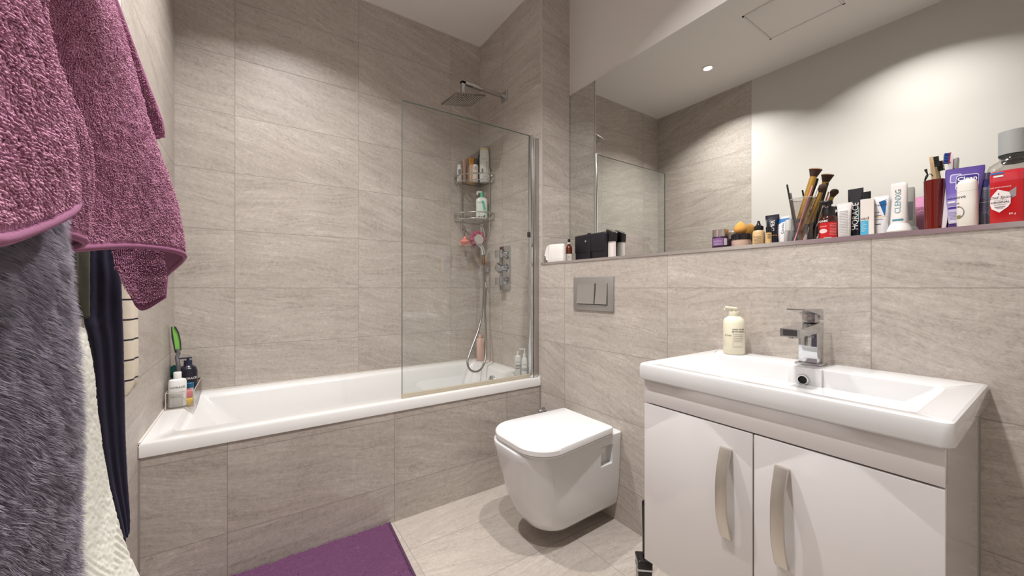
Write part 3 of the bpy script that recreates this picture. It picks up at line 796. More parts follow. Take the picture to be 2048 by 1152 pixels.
text(b, s, 'botanic', -.004, hh * .66, .012, gink); lines(b, s, [(.010, .018, hh * .56, .008), (-.02, -.008, hh * .32, .03), (-.01, .02, hh * .16, .003), (.014, .016, hh * .4, .06), (-.018, .02, hh * .10, .002)], gink)
loft([(hh - .019, r * .82, r * .48, 2.2), (hh - .004, r * .78, r * .46, 2.2), (hh, r * .55, r * .35, 2)]).build('cap', pm('pale_gold', (212, 194, 140), .35), t)
q = on_shelf(963.5, 2.33); r = sz(q, 23); 
t = stand('cleanser_bottle', 'white pump bottle with mint green stripe on the lower caddy shelf', 'bottle', q, z1, 0)
hh = ht(q, 397, z1); ht2 = ht(q, 384, z1)
s = [(0, r * .96, r * .55, 3), (.003, r, r * .6, 3), (hh - .012, r, r * .6, 3), (hh, r * .6, r * .5, 2.4)]
b = loft(s).build('body', pm('pale_mint_white', (222, 228, 222), .3), t)
mint = pm('mint_green', (98, 190, 160), .4)
patch(b, s, 0, 0, 0, 0, mint, 'stripe', outline=[(-.004, hh - .008), (.012, hh - .008), (r * .9, hh * .25), (r * .9, hh * .12), (.016, hh * .30)])
text(b, s, 'CeraVe', -.010, hh * .76, .0125, ink); lines(b, s, [(-.028, -.010, .016, .004), (-.006, .004, .016, .004)], ink)
patch(b, s, 0, 0, 0, 0, ink, 'emblem', outline=[(.008, .012), (.02, .014), (.026, .024), (.018, .026)])
m = MB(); m.cyl((0, 0, hh - .001), (0, 0, ht2 - .008), .012); m.build('collar', mint, t)
m = MB(); m.box((-.014, -.003, ht2 - .006), (.036, .016, .012), .003); m.box((-.030, -.004, ht2 - .014), (.014, .014, .024), .003); m.build('pump', pm('pump_grey_white', (206, 212, 208), .35), t)
q = on_shelf(975.5, 2.36)
t = stand('razor_head', 'small teal shaver behind the mint striped bottle on the caddy', 'razor', q, z1, 0)
m = MB(); m.box((0, 0, .055), (.030, .014, .030), .004, rot=Matrix.Rotation(R(-28), 3, 'Y')); m.tube([(0, 0, 0), (-.002, 0, .045)], .006); m.tube([(.006, 0, .06), (.016, 0, .085)], .002); m.build('body', pm('dark_teal', (40, 104, 110), .4), t)
# hanging things under the caddy
pp = P(930, 484, Y=2.40)
t = thing('scalp_brush', 'coral pink scalp brush hanging at the left under the caddy', 'brush', pp, facing(pp))
coral = pm('coral_plastic', (226, 134, 120), .4)
m = MB(); m.sphere((0, 0, 0), .034, (1, .8, .5)); m.sphere((0, 0, .018), .012, (1.1, .8, 1.6)); m.build('body', coral, t)
m = MB()
for i in range(7):
    for j in range(3): m.cyl(((i - 3) * .009, (j - 1) * .012, -.008), ((i - 3) * .0095, (j - 1) * .012, -.030), .003, .0015, 8)
o = m.build('teeth', coral, t); o['kind'] = 'stuff'
m = MB(); m.tube(spline([(0, 0, .030), (-.003, 0, .05), (.004, .01, .09), (-.004, .02, .11)], 6), .0015, 6); m.build('cord', pm('dark_cord', (52, 48, 46), .6), t)
# bath puff
pp = P(955, 478, Y=2.37)
t = thing('bath_puff', 'ruffled pink mesh bath puff hanging behind the hand shower', 'bath puff', pp, facing(pp))
rng = np.random.RandomState(4)
m = MB()
for k_ in range(70):
    a = rng.uniform(0, 2 * PI); e = rng.uniform(-1, 1)
    dv = Vector((math.cos(a) * math.sqrt(1 - e * e), math.sin(a) * math.sqrt(1 - e * e) * .75, e))
    c0 = dv * .036
    ux = dv.orthogonal().normalized(); uy = dv.cross(ux)
    rot = rng.uniform(0, PI); ux, uy = ux * math.cos(rot) + uy * math.sin(rot), uy * math.cos(rot) - ux * math.sin(rot)
    rs = []
    for i in range(9):
        f = (i - 4) / 4; w = .030
        base = c0 + ux * f * w
        wob = math.sin(i * 2.1 + k_) * .006
        rs.append([base + uy * (wob - .002) - dv * .006, base + uy * wob * 1.8 + dv * (.018 - .006 * f * f), base + uy * (wob * 1.2 + .003) + dv * .012])
    m.rings(rs, False, False, closed=False)
m.build('ruffles', pm('pink_mesh', (212, 108, 140), .6, alpha=.92), t, ang=80)
m = MB(); m.tube(spline([(.02, 0, .03), (.03, 0, .055), (.022, .01, .078), (.035, .01, .082), (.043, 0, .06), (.05, 0, .02), (.046, 0, -.03)], 6), .0028, 6); m.tube(spline([(.012, 0, .03), (.026, .0, .06), (.030, .01, .080)], 6), .0025, 6)
m.build('cord', pm('white_cord', (214, 208, 200), .6), t)
# ================================================================== things on the ledge in front of the mirror
LZ = HL + .0004
def led(px0, px1, ytop, X, flat=False): return unit(px0, px1, ytop, X=X, base=LZ, flat=flat)

# white cloth pouch: a soft folded roll
a, b_ = P(1097, 577, X=1.418), P(1130, 577, X=1.446)
c = (a + b_) / 2; hw = (a - b_).length / 2; h = CAMZ + (577 - 489.5) * depth(c) / FPX - LZ
t = thing('cloth_pouch', 'white folded cloth pouch at the left end of the mirror ledge', 'pouch', (c.x, c.y, LZ), R(-90) + math.atan2(b_.x - a.x, a.y - b_.y))
cloth_w = pm('white_cloth', (224, 219, 213), .8, bump=(160, .4, .003))
s = [(0, hw * .98, .022, 4), (.004, hw * 1.0, .024, 4), (h * .3, hw * .99, .024, 3.5), (h * .6, hw * .97, .022, 3.5), (h * .9, hw * .93, .018, 3), (h * .985, hw * .90, .014, 3), (h, hw * .86, .008, 3)]
loft(s).build('body', cloth_w, t, ang=70)
m = MB(); e = -hw
m.rings([[Vector((e + .016, y, h * .96)), Vector((e + .002, y, h * .82)), Vector((e - .009, y, h * .46)), Vector((e - .011, y, h * .38)), Vector((e - .003, y, h * .36)), Vector((e + .001, y, h * .14)), Vector((e + .014, y, h * .10))] for y in (-.025, -.010, .006)])
m.build('flap', cloth_w, t, ang=70)

# amber bottle
c, r, h = led(1131.5, 1144.5, 479.5, 1.50)
t = stand('amber_bottle', 'small amber glass bottle with cream label between pouch and black case', 'bottle', c, LZ)
amber = pm('amber_glass', (88, 32, 14), .06, coat=.5)
s = [(0, r * .95, r * .95, 2), (.002, r, r, 2), (h * .62, r, r, 2), (h * .72, r * .72, r * .72, 2), (h * .76, r * .42, r * .42, 2), (h * .82, r * .40, r * .4, 2)]
b = loft(s).build('body', amber, t)
cl = pm('cream_label', (214, 208, 196), .5)
patch(b, s, -r * .93, r * .93, h * .05, h * .36, cl); lines(b, s, [(-.007, .007, h * .25, .001), (-.005, .005, h * .22, .001), (-.008, .008, h * .18, .0008)], ink, off=.001)
loft([(h * .80, r * .46, r * .46, 2), (h * .855, r * .46, r * .46, 2)]).build('collar', pm('white_collar', (220, 216, 210), .4), t)
loft([(h * .85, r * .40, r * .40, 2), (h * .99, r * .42, r * .42, 2), (h, r * .36, r * .36, 2)]).build('cap', bk, t)

# black toiletry case
Xf = 1.535
ya, yb = P(1149, 577, X=Xf).y, P(1211, 577, X=Xf).y
hw = (ya - yb) / 2; c = Vector((Xf + .032, (ya + yb) / 2, 0)); h = CAMZ + (577 - 462) * depth((Xf, yb)) / FPX - LZ - .002
t = thing('toiletry_case', 'black leather toiletry case with flap standing on the mirror ledge', 'toiletry case', (c.x, c.y, LZ), R(-90))
leather = pm('black_leather', (26, 22, 30), .45, bump=(220, .3, .0015))
m = MB(); m.box2((-hw, -.032, 0), (hw, .032, h), .014, 4); m.build('body', leather, t)
m = MB(); m.box2((-hw + .006, -.0365, h * .34), (hw - .004, -.028, h - .006), .004, 3); m.build('flap', leather, t)
m = MB(); m.box2((-.016, -.0395, h * .10), (.014, -.034, h * .80), .002); m.box2((-.012, -.0375, h * .75), (.012, -.030, h + .002), .002); m.build('strap', leather, t)
MB().sphere((-.020, -.041, h * .73), .0065, (1, .5, 1)).build('stud', chrome, t)

# white bottle with black flip cap
c, r, h = led(1215, 1232, 457, 1.572)
t = thing('tonic_bottle', 'white bottle with black slanted cap right of the black toiletry case', 'bottle', (c.x, c.y, LZ), R(-90))
s = [(0, .0225, .017, 3), (.012, .0225, .017, 3), (h * .66, .0215, .016, 3), (h * .70, .020, .015, 3)]
b = loft(s).build('body', pm('pearl_white', (216, 208, 204), .25), t)
loft([(0.0, .0228, .0175, 3), (.013, .0228, .0175, 3)]).build('foot', bk, t)
m = MB(); rs = []
for z, w, dx in ((h * .58, .024, .0), (h * .80, .026, .0), (h * .96, .027, -.002)): rs.append([(x, y, zz + (-.45 * (x + .02) if z > h * .7 else .0)) for x, y, zz in sring(z, w, .021, 4)])
m.rings(rs); cp = m.build('cap', bk, t, ang=40)
m = MB(); m.rings([[(x, y, zz - .45 * (x + .02)) for x, y, zz in sring(h * .962, .0274, .0215, 4)], [(x, y, zz - .45 * (x + .02)) for x, y, zz in sring(h * .985, .0265, .0205, 4)]]); m.build('rim', chrome, cp, ang=40)

# purple cosmetic jar on a small black tray
c, r, h = led(1424, 1458, 461, 1.548)
d = depth(c); zt = .012
t = thing('black_tray', 'flat black tray under the purple cosmetic jar on the ledge', 'tray', (c.x - .01, c.y - .01, LZ), R(-93))
m = MB(); m.box2((-.046, -.034, 0), (.046, .040, .006), .002); m.box2((-.046, -.038, .0055), (.046, .040, .012), .002); m.build('plate', bk, t)
t = thing('cosmetic_jar', 'purple cosmetic jar with silver lid on the black tray', 'jar', (c.x, c.y, LZ + .0122), facing(c))
hj = h - .012
purple_j = pm('dark_plum', (56, 26, 52), .25)
s = [(0, r * .9, r * .9, 2), (.003, r, r, 2), (hj * .58, r, r, 2), (hj * .62, r * .94, r * .94, 2)]
b = loft(s).build('body', purple_j, t)
patch(b, s, -r * .9, r * .35, hj * .12, hj * .52, pm('lilac_print', (126, 92, 140), .4)); patch(b, s, r * .42, r * .78, hj * .14, hj * .50, pm('white_label', (206, 200, 204), .4))
text(b, s, 'GLOW', -r * .3, hj * .34, .009, pm('pale_lilac', (206, 186, 214), .4), off=.0014); lines(b, s, [(-r * .7, r * .2, hj * .2, .0014)], wink, off=.0014)
loft([(hj * .61, r * .97, r * .97, 2), (hj * .99, r * .97, r * .97, 2), (hj, r * .93, r * .93, 2)]).build('lid', pm('silver_lid', (206, 200, 196), .22, metal=1), t)

# powder compact with a sponge on top
c, r, h = led(1462, 1503, 469.5, 1.563)
t = thing('powder_jar', 'beige powder jar with black lid next to the purple jar', 'jar', (c.x, c.y, LZ), facing(c))
s = [(0, r * .93, r * .93, 2), (.003, r * .97, r * .97, 2), (h * .63, r * .97, r * .97, 2)]
b = loft(s).build('body', pm('powder_beige', (190, 164, 148), .3, coat=.3), t)
loft([(h * .62, r, r, 2), (h * .97, r, r, 2), (h, r * .96, r * .96, 2)]).build('lid', bk, t)
q, rs_, hs = led(1470, 1496, 444.5, 1.575)
hs = hs - h
t = thing('makeup_sponge', 'orange egg-shaped makeup sponge on the black lid of the powder jar', 'makeup sponge', (c.x + .004, q.y, LZ + h + .0003), facing(c), tilt=(0, 0))
pr = [(.0001, 0), (.4, .02), (.75, .10), (.95, .25), (1, .38), (.95, .52), (.78, .70), (.5, .86), (.22, .96), (.0001, 1)]
MB().lathe([(a * .0225, z * hs) for a, z in pr], 32).build('sponge', pm('orange_foam', (218, 158, 76), .85, bump=(900, .3, .001)), t)

# foundation bottle
c, r, h = led(1504.5, 1530, 443, 1.552)
t = thing('foundation_bottle', 'beige foundation bottle with black nozzle cap on the ledge', 'bottle', (c.x, c.y, LZ), facing(c))
s = [(0, r * .92, r * .92, 2), (.003, r, r, 2), (h * .54, r, r, 2), (h * .62, r * .9, r * .9, 2), (h * .66, r * .72, r * .72, 2)]
b = loft(s).build('body', pm('foundation_beige', (210, 178, 132), .22), t)
text(b, s, 'STUDIO', -.004, h * .40, .007, ink); lines(b, s, [(-.014, .008, h * (.33 - .05 * i), .0012) for i in range(5)], ink)
loft([(h * .655, r * .78, r * .78, 2), (h * .80, r * .78, r * .78, 2), (h * .81, r * .62, r * .62, 2), (h * .87, r * .34, r * .34, 2), (h * .97, r * .22, r * .22, 2), (h, r * .2, r * .2, 2)]).build('cap', bk, t, ang=30)

# navy tube, with gold ring and cap down
def tube_body(hw, h, capf, capr, dep=.017, n=3, crimp=.0025, waist=1.0):
    hc_ = h * capf
    return [(hc_, capr, capr * .95, 2), (hc_ + .004, capr * 1.04, capr, 2), (hc_ + (h - hc_) * .35, (capr + hw) / 2 * waist, dep * .9, 2.2), (hc_ + (h - hc_) * .7, (capr * .3 + hw * .7), dep * .5, 2.5), (h - .008, hw, crimp * 1.2, 4), (h - .0005, hw, crimp, 4), (h, hw, crimp * .8, 4)]
c, hw, h = led(1531, 1558.5, 431, 1.563, flat=True)
t = thing('primer_tube', 'black tube with vertical white lettering right of the foundation bottle', 'tube', (c.x, c.y, LZ), R(-90))
s = tube_body(hw * 1.0, h, .36, hw * .72)
b = loft(s).build('body', pm('ink_blue_plastic', (26, 24, 40), .3), t)
text(b, s, 'LMER', .006, h * .66, .017, wink, rot=90); lines(b, s, [(-hw * .72, -hw * .66, h * .74, h * .26)], wink)
loft([(h * .352, hw * .74, hw * .70, 2), (h * .378, hw * .74, hw * .7, 2)]).build('ring', pm('gold_ring', (196, 156, 96), .25, metal=1), t)
loft([(0, hw * .70, hw * .66, 2), (h * .35, hw * .73, hw * .69, 2)]).build('cap', pm('ink_blue_plastic'), t)
# concealer
c, r, h = led(1531.5, 1543.5, 455, 1.538)
t = thing('concealer', 'small gold beige concealer bottle with black cap before the black tube', 'bottle', (c.x, c.y, LZ), facing(c))
s = [(0, r * .95, r * .95, 2), (h * .94, r, r, 2), (h * .96, r * .9, r * .9, 2)]
b = loft([(0, r, r, 2), (h * .72, r, r, 2)]).build('body', pm('concealer_gold', (202, 168, 118), .3), t)
lines(b, [(0, r, r, 2), (h, r, r, 2)], [(-.004, .005, h * .62 - .006 * i, .002) for i in range(3)], ink)
loft([(h * .72, r * 1.02, r * 1.02, 2), (h * .98, r * 1.02, r * 1.02, 2), (h, r * .9, r * .9, 2)]).build('cap', bk, t)

# white tube with blue band
c, hw, h = led(1556, 1580, 434, 1.570, flat=True)
t = thing('face_cream_tube', 'short white tube with blue top band behind the brush glass', 'tube', (c.x, c.y, LZ), R(-90))
s = tube_body(hw, h, .16, hw * .8, waist=1.02)
tube_white = pm('tube_white', (222, 221, 224), .3)
b = loft(s).build('body', tube_white, t)
blue = pm('label_blue', (32, 110, 176), .35)
patch(b, s, 0, 0, 0, 0, blue, 'band', outline=[(-hw * .9, h * .93), (hw * .9, h * .93), (hw * .9, h * .86), (-hw * .3, h * .80), (-hw * .92, h * .74)])
text(b, s, 'CeraVe', .001, h * .60, .0125, pm('navy_ink'), rot=90)
loft([(0, hw * .78, hw * .7, 2), (h * .16, hw * .80, hw * .74, 2)]).build('cap', tube_white, t)
# small clear bottle
c, r, h = led(1568, 1586, 441, 1.535)
t = thing('clear_bottle', 'tiny clear bottle with pale cap at the foot of the brush glass', 'bottle', (c.x, c.y, LZ), facing(c))
loft([(0, r * .92, r * .92, 2), (.003, r, r, 2), (h * .56, r, r, 2), (h * .6, r * .7, r * .7, 2)]).build('body', acr, t)
loft([(h * .58, r * .74, r * .74, 2), (h * .98, r * .74, r * .74, 2), (h, r * .66, r * .66, 2)]).build('cap', pm('frosted_cap', (206, 206, 202), .25, alpha=.8), t)

# glass with makeup brushes
XC = 1.548
c, r, h = led(1577, 1634, 399, XC)
cr_ = r * .93
t = thing('brush_glass', 'tapered clear drinking glass full of makeup brushes', 'glass', (c.x, c.y, LZ))
m = MB(); m.lathe([(.0001, .0), (cr_ * .62, .0), (cr_ * .64, .002), (cr_, h), (cr_ - .0022, h), (cr_ * .60, .007), (.0001, .006)], 48); m.build('tumbler', acr, t)
m = MB(); m.lathe([(cr_ - .003, h - .002), (cr_ + .0006, h - .002), (cr_ + .0006, h + .0008), (cr_ - .003, h + .0008), (cr_ - .003, h - .002)], 48, cap0=False, cap1=False); m.build('rim', pm('glass_rim', (200, 200, 196), .1, alpha=.5), t)
GC = Vector((c.x, c.y, LZ))
def in_glass(name, label, cat, foot, top, X_top):
    """a tool that stands in the glass: foot on the glass floor, top where it ends"""
    a = GC + Vector((foot[0], foot[1], .0085)); b_ = P(top[0], top[1], X=X_top)
    t = thing(name, label, cat, a); 
    return t, b_ - a
gold = pm('brush_gold', (188, 148, 70), .35, metal=.5)
dark_h = pm('brush_grey', (84, 82, 88), .4)
bris = None
k = NT('makeup_bristles'); tc = k.node('ShaderNodeTexCoord'); sp = k.node('ShaderNodeSeparateXYZ'); k.link(tc.outputs['Object'], sp.inputs[0])
k.bsdf.inputs['Base Color'].default_value = lin((66, 44, 34)); k.bsdf.inputs['Roughness'].default_value = .9; bris = k.m
bris_t = pm('bristle_tips', (176, 140, 112), .9)
def brush(label, foot, top, Xt, rb, rh, lb, tips=True, hmat=None, endm=None, domed=False):
    t, v = in_glass('makeup_brush', label, 'makeup brush', foot, top, Xt)
    L = v.length; n = v.normalized(); M = n.to_track_quat('Z', 'Y').to_matrix().to_4x4()
    MB().lathe([(rh * .5, 0), (rh * .62, .004), (rh * .9, L * .3), (rh * .95, L * .34)], 20, M=M).build('handle_end', endm or dark_h, t)
    MB().lathe([(rh, L * .33), (rh * 1.0, L * .6), (rh * .92, L - lb)], 24, M=M).build('handle', hmat or gold, t)
    if domed: pr = [(rh * .9, L - lb - .002), (rb * .9, L - lb * .6), (rb, L - lb * .42), (rb * .8, L - lb * .15), (rb * .4, L - lb * .02), (.0001, L)]
    else: pr = [(rh * .9, L - lb - .002), (rh * 1.15, L - lb * .8), (rb * .9, L - lb * .3), (rb, L - lb * .16)]
    h_ = MB().lathe(pr, 28, M=M, cap1=domed).build('bristles', bris, t, ang=60)
    if tips and not domed:
        MB().lathe([(rb * 1.0, L - lb * .17), (rb * .97, L - lb * .08), (rb * .7, L), (.0001, L + .001)], 28, M=M).build('bristle_tips', bris_t, h_, ang=60)
s_ = depth(GC) / FPX
brush('tall gold makeup brush with flat dark bristles leaning right in the glass', (-.004, .026), (1632, 338), 1.552, .0185, .0105, .026)
brush('domed makeup brush beside the white pencil in the glass', (.006, .010), (1648, 369), 1.552, .0125, .0062, .026, domed=True)
# thin wands, razor, pencil
def rod(name, label, cat, foot, top, Xt, r, mat, r1=None, endm=None):
    t, v = in_glass(name, label, cat, foot, top, Xt)
    m = MB(); m.tube([Vector((0, 0, 0)), v * .6, v * .985, v], [r, r, r1 or r, (r1 or r) * .7], 12); m.build('body', mat, t); 
    if endm: MB().tube([v * .80, v * .99, v * 1.004], [(r1 or r) * 1.15, (r1 or r) * 1.15, (r1 or r) * .8], 12).build('cap', endm, t)
    return t
blackm = pm('black_plastic')
rod('eyeliner', 'thin black eyeliner sticking out at the left of the brush glass', 'makeup pencil', (-.012, .010), (1574, 370), 1.54, .0028, blackm)
rod('tweezer_wand', 'grey metal wand beside the black eyeliner in the glass', 'makeup tool', (-.014, .004), (1581, 387), 1.53, .0026, pm('grey_metal', (120, 116, 112), .3, metal=.8))
rod('lash_wand', 'black mascara wand behind the tall gold brush in the glass', 'mascara', (.010, .018), (1635, 358), 1.56, .0042, blackm)
rod('lip_pencil', 'white tipped pencil in the middle of the brush glass', 'makeup pencil', (-.006, .016), (1636, 373), 1.54, .0032, gold, endm=pm('white_tip', (220, 216, 210), .4))
t, v = in_glass('brow_razor', 'pink brow razor leaning across the front of the brush glass', 'razor', (-.020, .018), (1625, 372), 1.532)
m = MB(); n = v.normalized(); M = n.to_track_quat('Z', 'Y').to_matrix().to_4x4()
m.rings([[M @ Vector((x, y, z)) for x, y in ((-w, -.0015), (w, -.0015), (w, .0015), (-w, .0015))] for z, w in ((0, .002), (v.length * .35, .0045), (v.length * .62, .0062), (v.length * .80, .0050), (v.length * .9, .0032), (v.length, .003))])
m.build('handle', pm('blush_pink', (214, 148, 156), .4), t, ang=30)
# jars inside the glass
c2 = GC + Vector((-.002, .008, .0085))
t = thing('lip_gloss', 'small pink bottle lying low in the brush glass', 'lip gloss', c2)
loft([(0, .0085, .0085, 2.5), (.040, .0095, .0095, 2.5), (.043, .009, .009, 2)]).build('body', pm('amber_brown', (140, 84, 58), .3), t)
loft([(.043, .0095, .0095, 2.5), (.068, .0095, .0095, 2.5)]).build('cap', pm('dusty_pink', (172, 112, 112), .35), t)

# red bottle with black pump
c, r, h = led(1637, 1677.5, 402, 1.545)
t = thing('serum_bottle', 'dark bottle with red label and black pump right of the brush glass', 'bottle', (c.x, c.y, LZ), facing(c, -6))
hb = h * .78
s = [(0, r * .95, r * .8, 2.2), (.003, r, r * .85, 2.2), (h * .50, r, r * .85, 2.2), (h * .58, r * .9, r * .75, 2.2), (h * .64, r * .62, r * .6, 2)]
b = loft(s).build('body', pm('dark_amber_bottle', (58, 24, 20), .08, coat=.5), t)
redl = pm('label_red', (186, 30, 36), .3)
patch(b, s, -r * .97, r * .97, .004, h * .47, redl)
text(b, s, 'TONIC', -r * .50, h * .50, .0085, wink, off=.001, bold=.0002)
patch(b, s, 0, 0, 0, 0, pm('pale_pink_oval', (232, 196, 196), .4), 'oval_print', off=.001, outline=[(-r * .45 + r * .42 * math.cos(i * PI / 10), h * .27 + .007 * math.sin(i * PI / 10)) for i in range(20)])
lines(b, s, [(r * .20, r * .80, h * (.42 - .035 * i), .0016) for i in range(8)] + [(-r * .8, -.002, h * .38, .003)], pm('pale_red_ink', (226, 130, 130), .5), off=.001)
patch(b, s, -.010, .010, h * .055, h * .12, pm('label_grey_green', (170, 180, 176), .4), 'print', off=.001)
loft([(h * .62, r * .66, r * .64, 2), (h * .80, r * .68, r * .66, 2), (h * .84, r * .60, r * .58, 2)]).build('collar', bk, t, ang=30)
m = MB(); m.cyl((0, 0, h * .83), (0, 0, h * .93), .0075); m.box((-.004, 0, h * .95), (.030, .016, h * .085), .003); m.build('pump', bk, t)

# crumpled white tube
c, hw, h = led(1674, 1704, 407, 1.545, flat=True)
t = thing('ointment_tube', 'creased white ointment tube between the red bottle and the black tube', 'tube', (c.x, c.y, LZ), R(-84))
s = [(0, hw * .72, .012, 2.4), (.004, hw * .80, .013, 2.4), (h * .3, hw * .84, .013, 2.4), (h * .6, hw * .86, .011, 2.4), (h * .8, hw * .92, .007, 3), (h * .95, hw * 1.02, .002, 4), (h, hw * 1.04, .0015, 4)]
b = loft(s).build('body', pm('crinkled_white', (218, 214, 212), .35, bump=(140, .5, .002)), t)
lines(b, s, [(-hw * .6, hw * .55, h * (.78 - .042 * i), .0018) for i in range(16)] , pm('pale_grey_ink', (168, 166, 166), .5))

# tall black tube
c, hw, h = led(1696, 1727, 378.5, 1.568, flat=True)
t = thing('hair_cream_tube', 'tall black tube with vertical white lettering on the ledge', 'tube', (c.x, c.y, LZ), R(-90))
s = [(0, hw * .80, hw * .62, 2.2), (h * .18, hw * .84, hw * .66, 2.2), (h * .19, hw * .86, hw * .68, 2.2), (h * .5, hw * .92, hw * .5, 2.5), (h * .8, hw * .98, hw * .22, 3), (h * .93, hw, .0022, 5), (h, hw, .0016, 5)]
b = loft(s).build('body', pm('blue_black_plastic', (14, 16, 26), .16, coat=.3), t)
text(b, s, 'HORACE', hw * .10, h * .47, .0215, wink, rot=90)
patch(b, s, hw * .45, hw * .56, h * .36, h * .62, pm('pale_teal', (150, 180, 176), .4), 'stripe')

# white carton with blue panel
c, hw, h = led(1722, 1748.5, 400, 1.535, flat=True)
t = thing('medicine_box', 'white carton with light blue panel in front of the black tube', 'box', (c.x, c.y, LZ), R(-82))
dd = .013
b = MB().box2((-hw, -dd, 0), (hw, dd, h), .0008).build('body', pm('carton_white', (224, 216, 210), .5), t, smooth=False)
m = MB(); m.box2((-hw, -dd - .0006, .004), (hw * .20, -dd - .0001, h * .46)); m.build('panel', pm('sky_blue', (72, 168, 206), .45), b, smooth=False)
text(b, -dd - .0004, 'uad', -hw * .35, h * .52, .013, ink)
m = MB()
for i in range(5): m.box2((-hw * .85, -dd - .0012, h * (.40 - .05 * i)), (-hw * (.1 if i % 2 else .35), -dd - .0006, h * (.40 - .05 * i) + .0016))
m.build('print', wink, b, smooth=False)

# white tube with blue corner
c, hw, h = led(1748, 1779, 393, 1.548, flat=True)
t = thing('cleanser_tube', 'white tube with dark blue triangle beside the carton with the light blue panel', 'tube', (c.x, c.y, LZ), R(-90))
s = [(0, hw * .70, hw * .55, 2.2), (h * .22, hw * .74, hw * .6, 2.2), (h * .23, hw * .78, hw * .62, 2.2), (h * .6, hw * .92, hw * .40, 2.4), (h * .88, hw * 1.02, .006, 3), (h * .95, hw * 1.04, .002, 5), (h, hw * 1.04, .0016, 5)]
b = loft(s).build('body', tube_white, t)
patch(b, s, 0, 0, 0, 0, pm('royal_blue', (20, 92, 150), .35), 'triangle', outline=[(-hw * .30, h * .86), (hw * .70, h * .90), (hw * .52, h * .52), (hw * .46, h * .52)])
text(b, s, 'CeraVe', -hw * .05, h * .79, .0088, pm('navy_ink'), off=.001); 
lines(b, s, [(-hw * .8, hw * .05, h * .54, .0018), (-hw * .8, hw * .0, h * .34, .0018), (-hw * .8, -hw * .2, h * .62, .0012), (-hw * .75, hw * .3, h * .45, .001)], ink)
patch(b, s, -hw * .85, hw * .72, h * .505, h * .53, pm('cream_line', (226, 206, 170), .4), 'line')

# toothpaste tube standing on its wide cap
c, hw, h = led(1787, 1809, 367, 1.560, flat=True)
t = thing('toothpaste', 'white toothpaste tube standing on its wide cap left of the red tumbler', 'toothpaste', (c.x, c.y, LZ), R(-90))
w0 = .023
s = [(h * .24, w0 * .80, w0 * .8, 2), (h * .28, w0 * .86, w0 * .72, 2), (h * .6, w0 * .78, w0 * .45, 2.5), (h * .93, w0 * .76, .004, 4), (h * .99, w0 * .72, .002, 4), (h, w0 * .6, .0015, 4)]
b = loft(s).build('body', pm('toothpaste_white', (222, 216, 212), .3), t)
text(b, s, 'CLENX', 0.0, h * .62, .0185, pm('teal_print', (110, 160, 172), .4), rot=90); text(b, s, 'G', 0, h * .84, .018, pm('green_grey', (90, 120, 116), .4), rot=90)
patch(b, s, -w0 * .5, w0 * .5, h * .30, h * .335, pm('teal_dark', (70, 132, 150), .4), 'print')
loft([(0, w0 * .98, w0 * .98, 2), (h * .10, w0 * 1.0, w0 * 1.0, 2), (h * .115, w0 * 1.22, w0 * 1.22, 2), (h * .15, w0 * 1.20, w0 * 1.2, 2), (h * .25, w0 * .86, w0 * .86, 2)]).build('cap', wp, t, ang=30)
# back print that the mirror shows
m = MB(); bm = m.bm
g = [[bm.verts.new((u * w0 * .62, -front(s, u * w0 * .62, z) + .0005, z)) for u in (-1, -.5, 0, .5, 1)] for z in [h * (.36 + .36 * i / 8) for i in range(9)]]
for j in range(8):
    for i in range(4): bm.faces.new((g[j][i], g[j][i + 1], g[j + 1][i + 1], g[j + 1][i]))
m.build('back_print', pm('grey_print', (150, 146, 152), .5), b)

# red tumbler with toothbrushes
c, r, h = led(1845, 1893, 362, 1.560)
redg = pm('ruby_plastic', (104, 20, 10), .10, coat=.5)
t = thing('toothbrush_tumbler', 'dark red tumbler holding toothbrushes on the ledge', 'tumbler', (c.x, c.y, LZ))
rt = r * .92
m = MB(); m.lathe([(.0001, 0), (rt * .90, 0), (rt * .92, .003), (rt * 1.0, h - .003), (rt * 1.03, h), (rt * .96, h), (rt * .86, .008), (.0001, .006)], 56); m.build('cup', redg, t, ang=40)
TC = Vector((c.x, c.y, LZ + .0085))
def toothbrush(label, foot, px, py, Xt, hm, bm_, bm2=None, side=1):
    a = TC + Vector((foot[0], foot[1], 0)); b_ = P(px, py, X=Xt)
    t = thing('toothbrush', label, 'toothbrush', a); v = b_ - a; L = v.length
    rot = v.to_track_quat('Z', 'Y').to_matrix()
    # the bristles look along the wall, towards the bath
    yv = Vector((-.35, 1, 0)) * side; zv = v.normalized(); yv = (yv - zv * yv.dot(zv)).normalized(); xv = yv.cross(zv)
    M = Matrix((xv, yv, zv)).transposed().to_4x4()
    m = MB(); m.rings([[M @ Vector((x * w, y * d_, z)) for x, y in ((1, -1), (1, 1), (.3, 1.3), (-.3, 1.3), (-1, 1), (-1, -1), (-.3, -1.3), (.3, -1.3))] for z, w, d_ in ((0, .004, .003), (L * .4, .006, .0042), (L * .75, .0045, .0035), (L * .84, .0038, .0032), (L * .88, .0058, .0028), (L * .98, .0056, .0026), (L, .003, .002))])
    m.build('handle', hm, t, ang=40)
    m = MB(); m2 = MB()
    for i in range(7):
        z = L * .865 + (L * .115) * i / 6
        for j in (-1, 0, 1):
            (m if j < 1 or bm2 is None else m2).box(M @ Vector((j * .0034, .0075, z)), (.0028, .0125, .0024), rot=M.to_3x3())
    m.build('bristles', bm_, t, smooth=False)
    if bm2: 
        for i in range(8): m2.box(M @ Vector((0, .0035, L * .865 + L * .115 * i / 7)), (.0105, .0045, .0032), rot=M.to_3x3())
        m2.build('bristles', bm2, t, smooth=False)
    else: m2.bm.free()
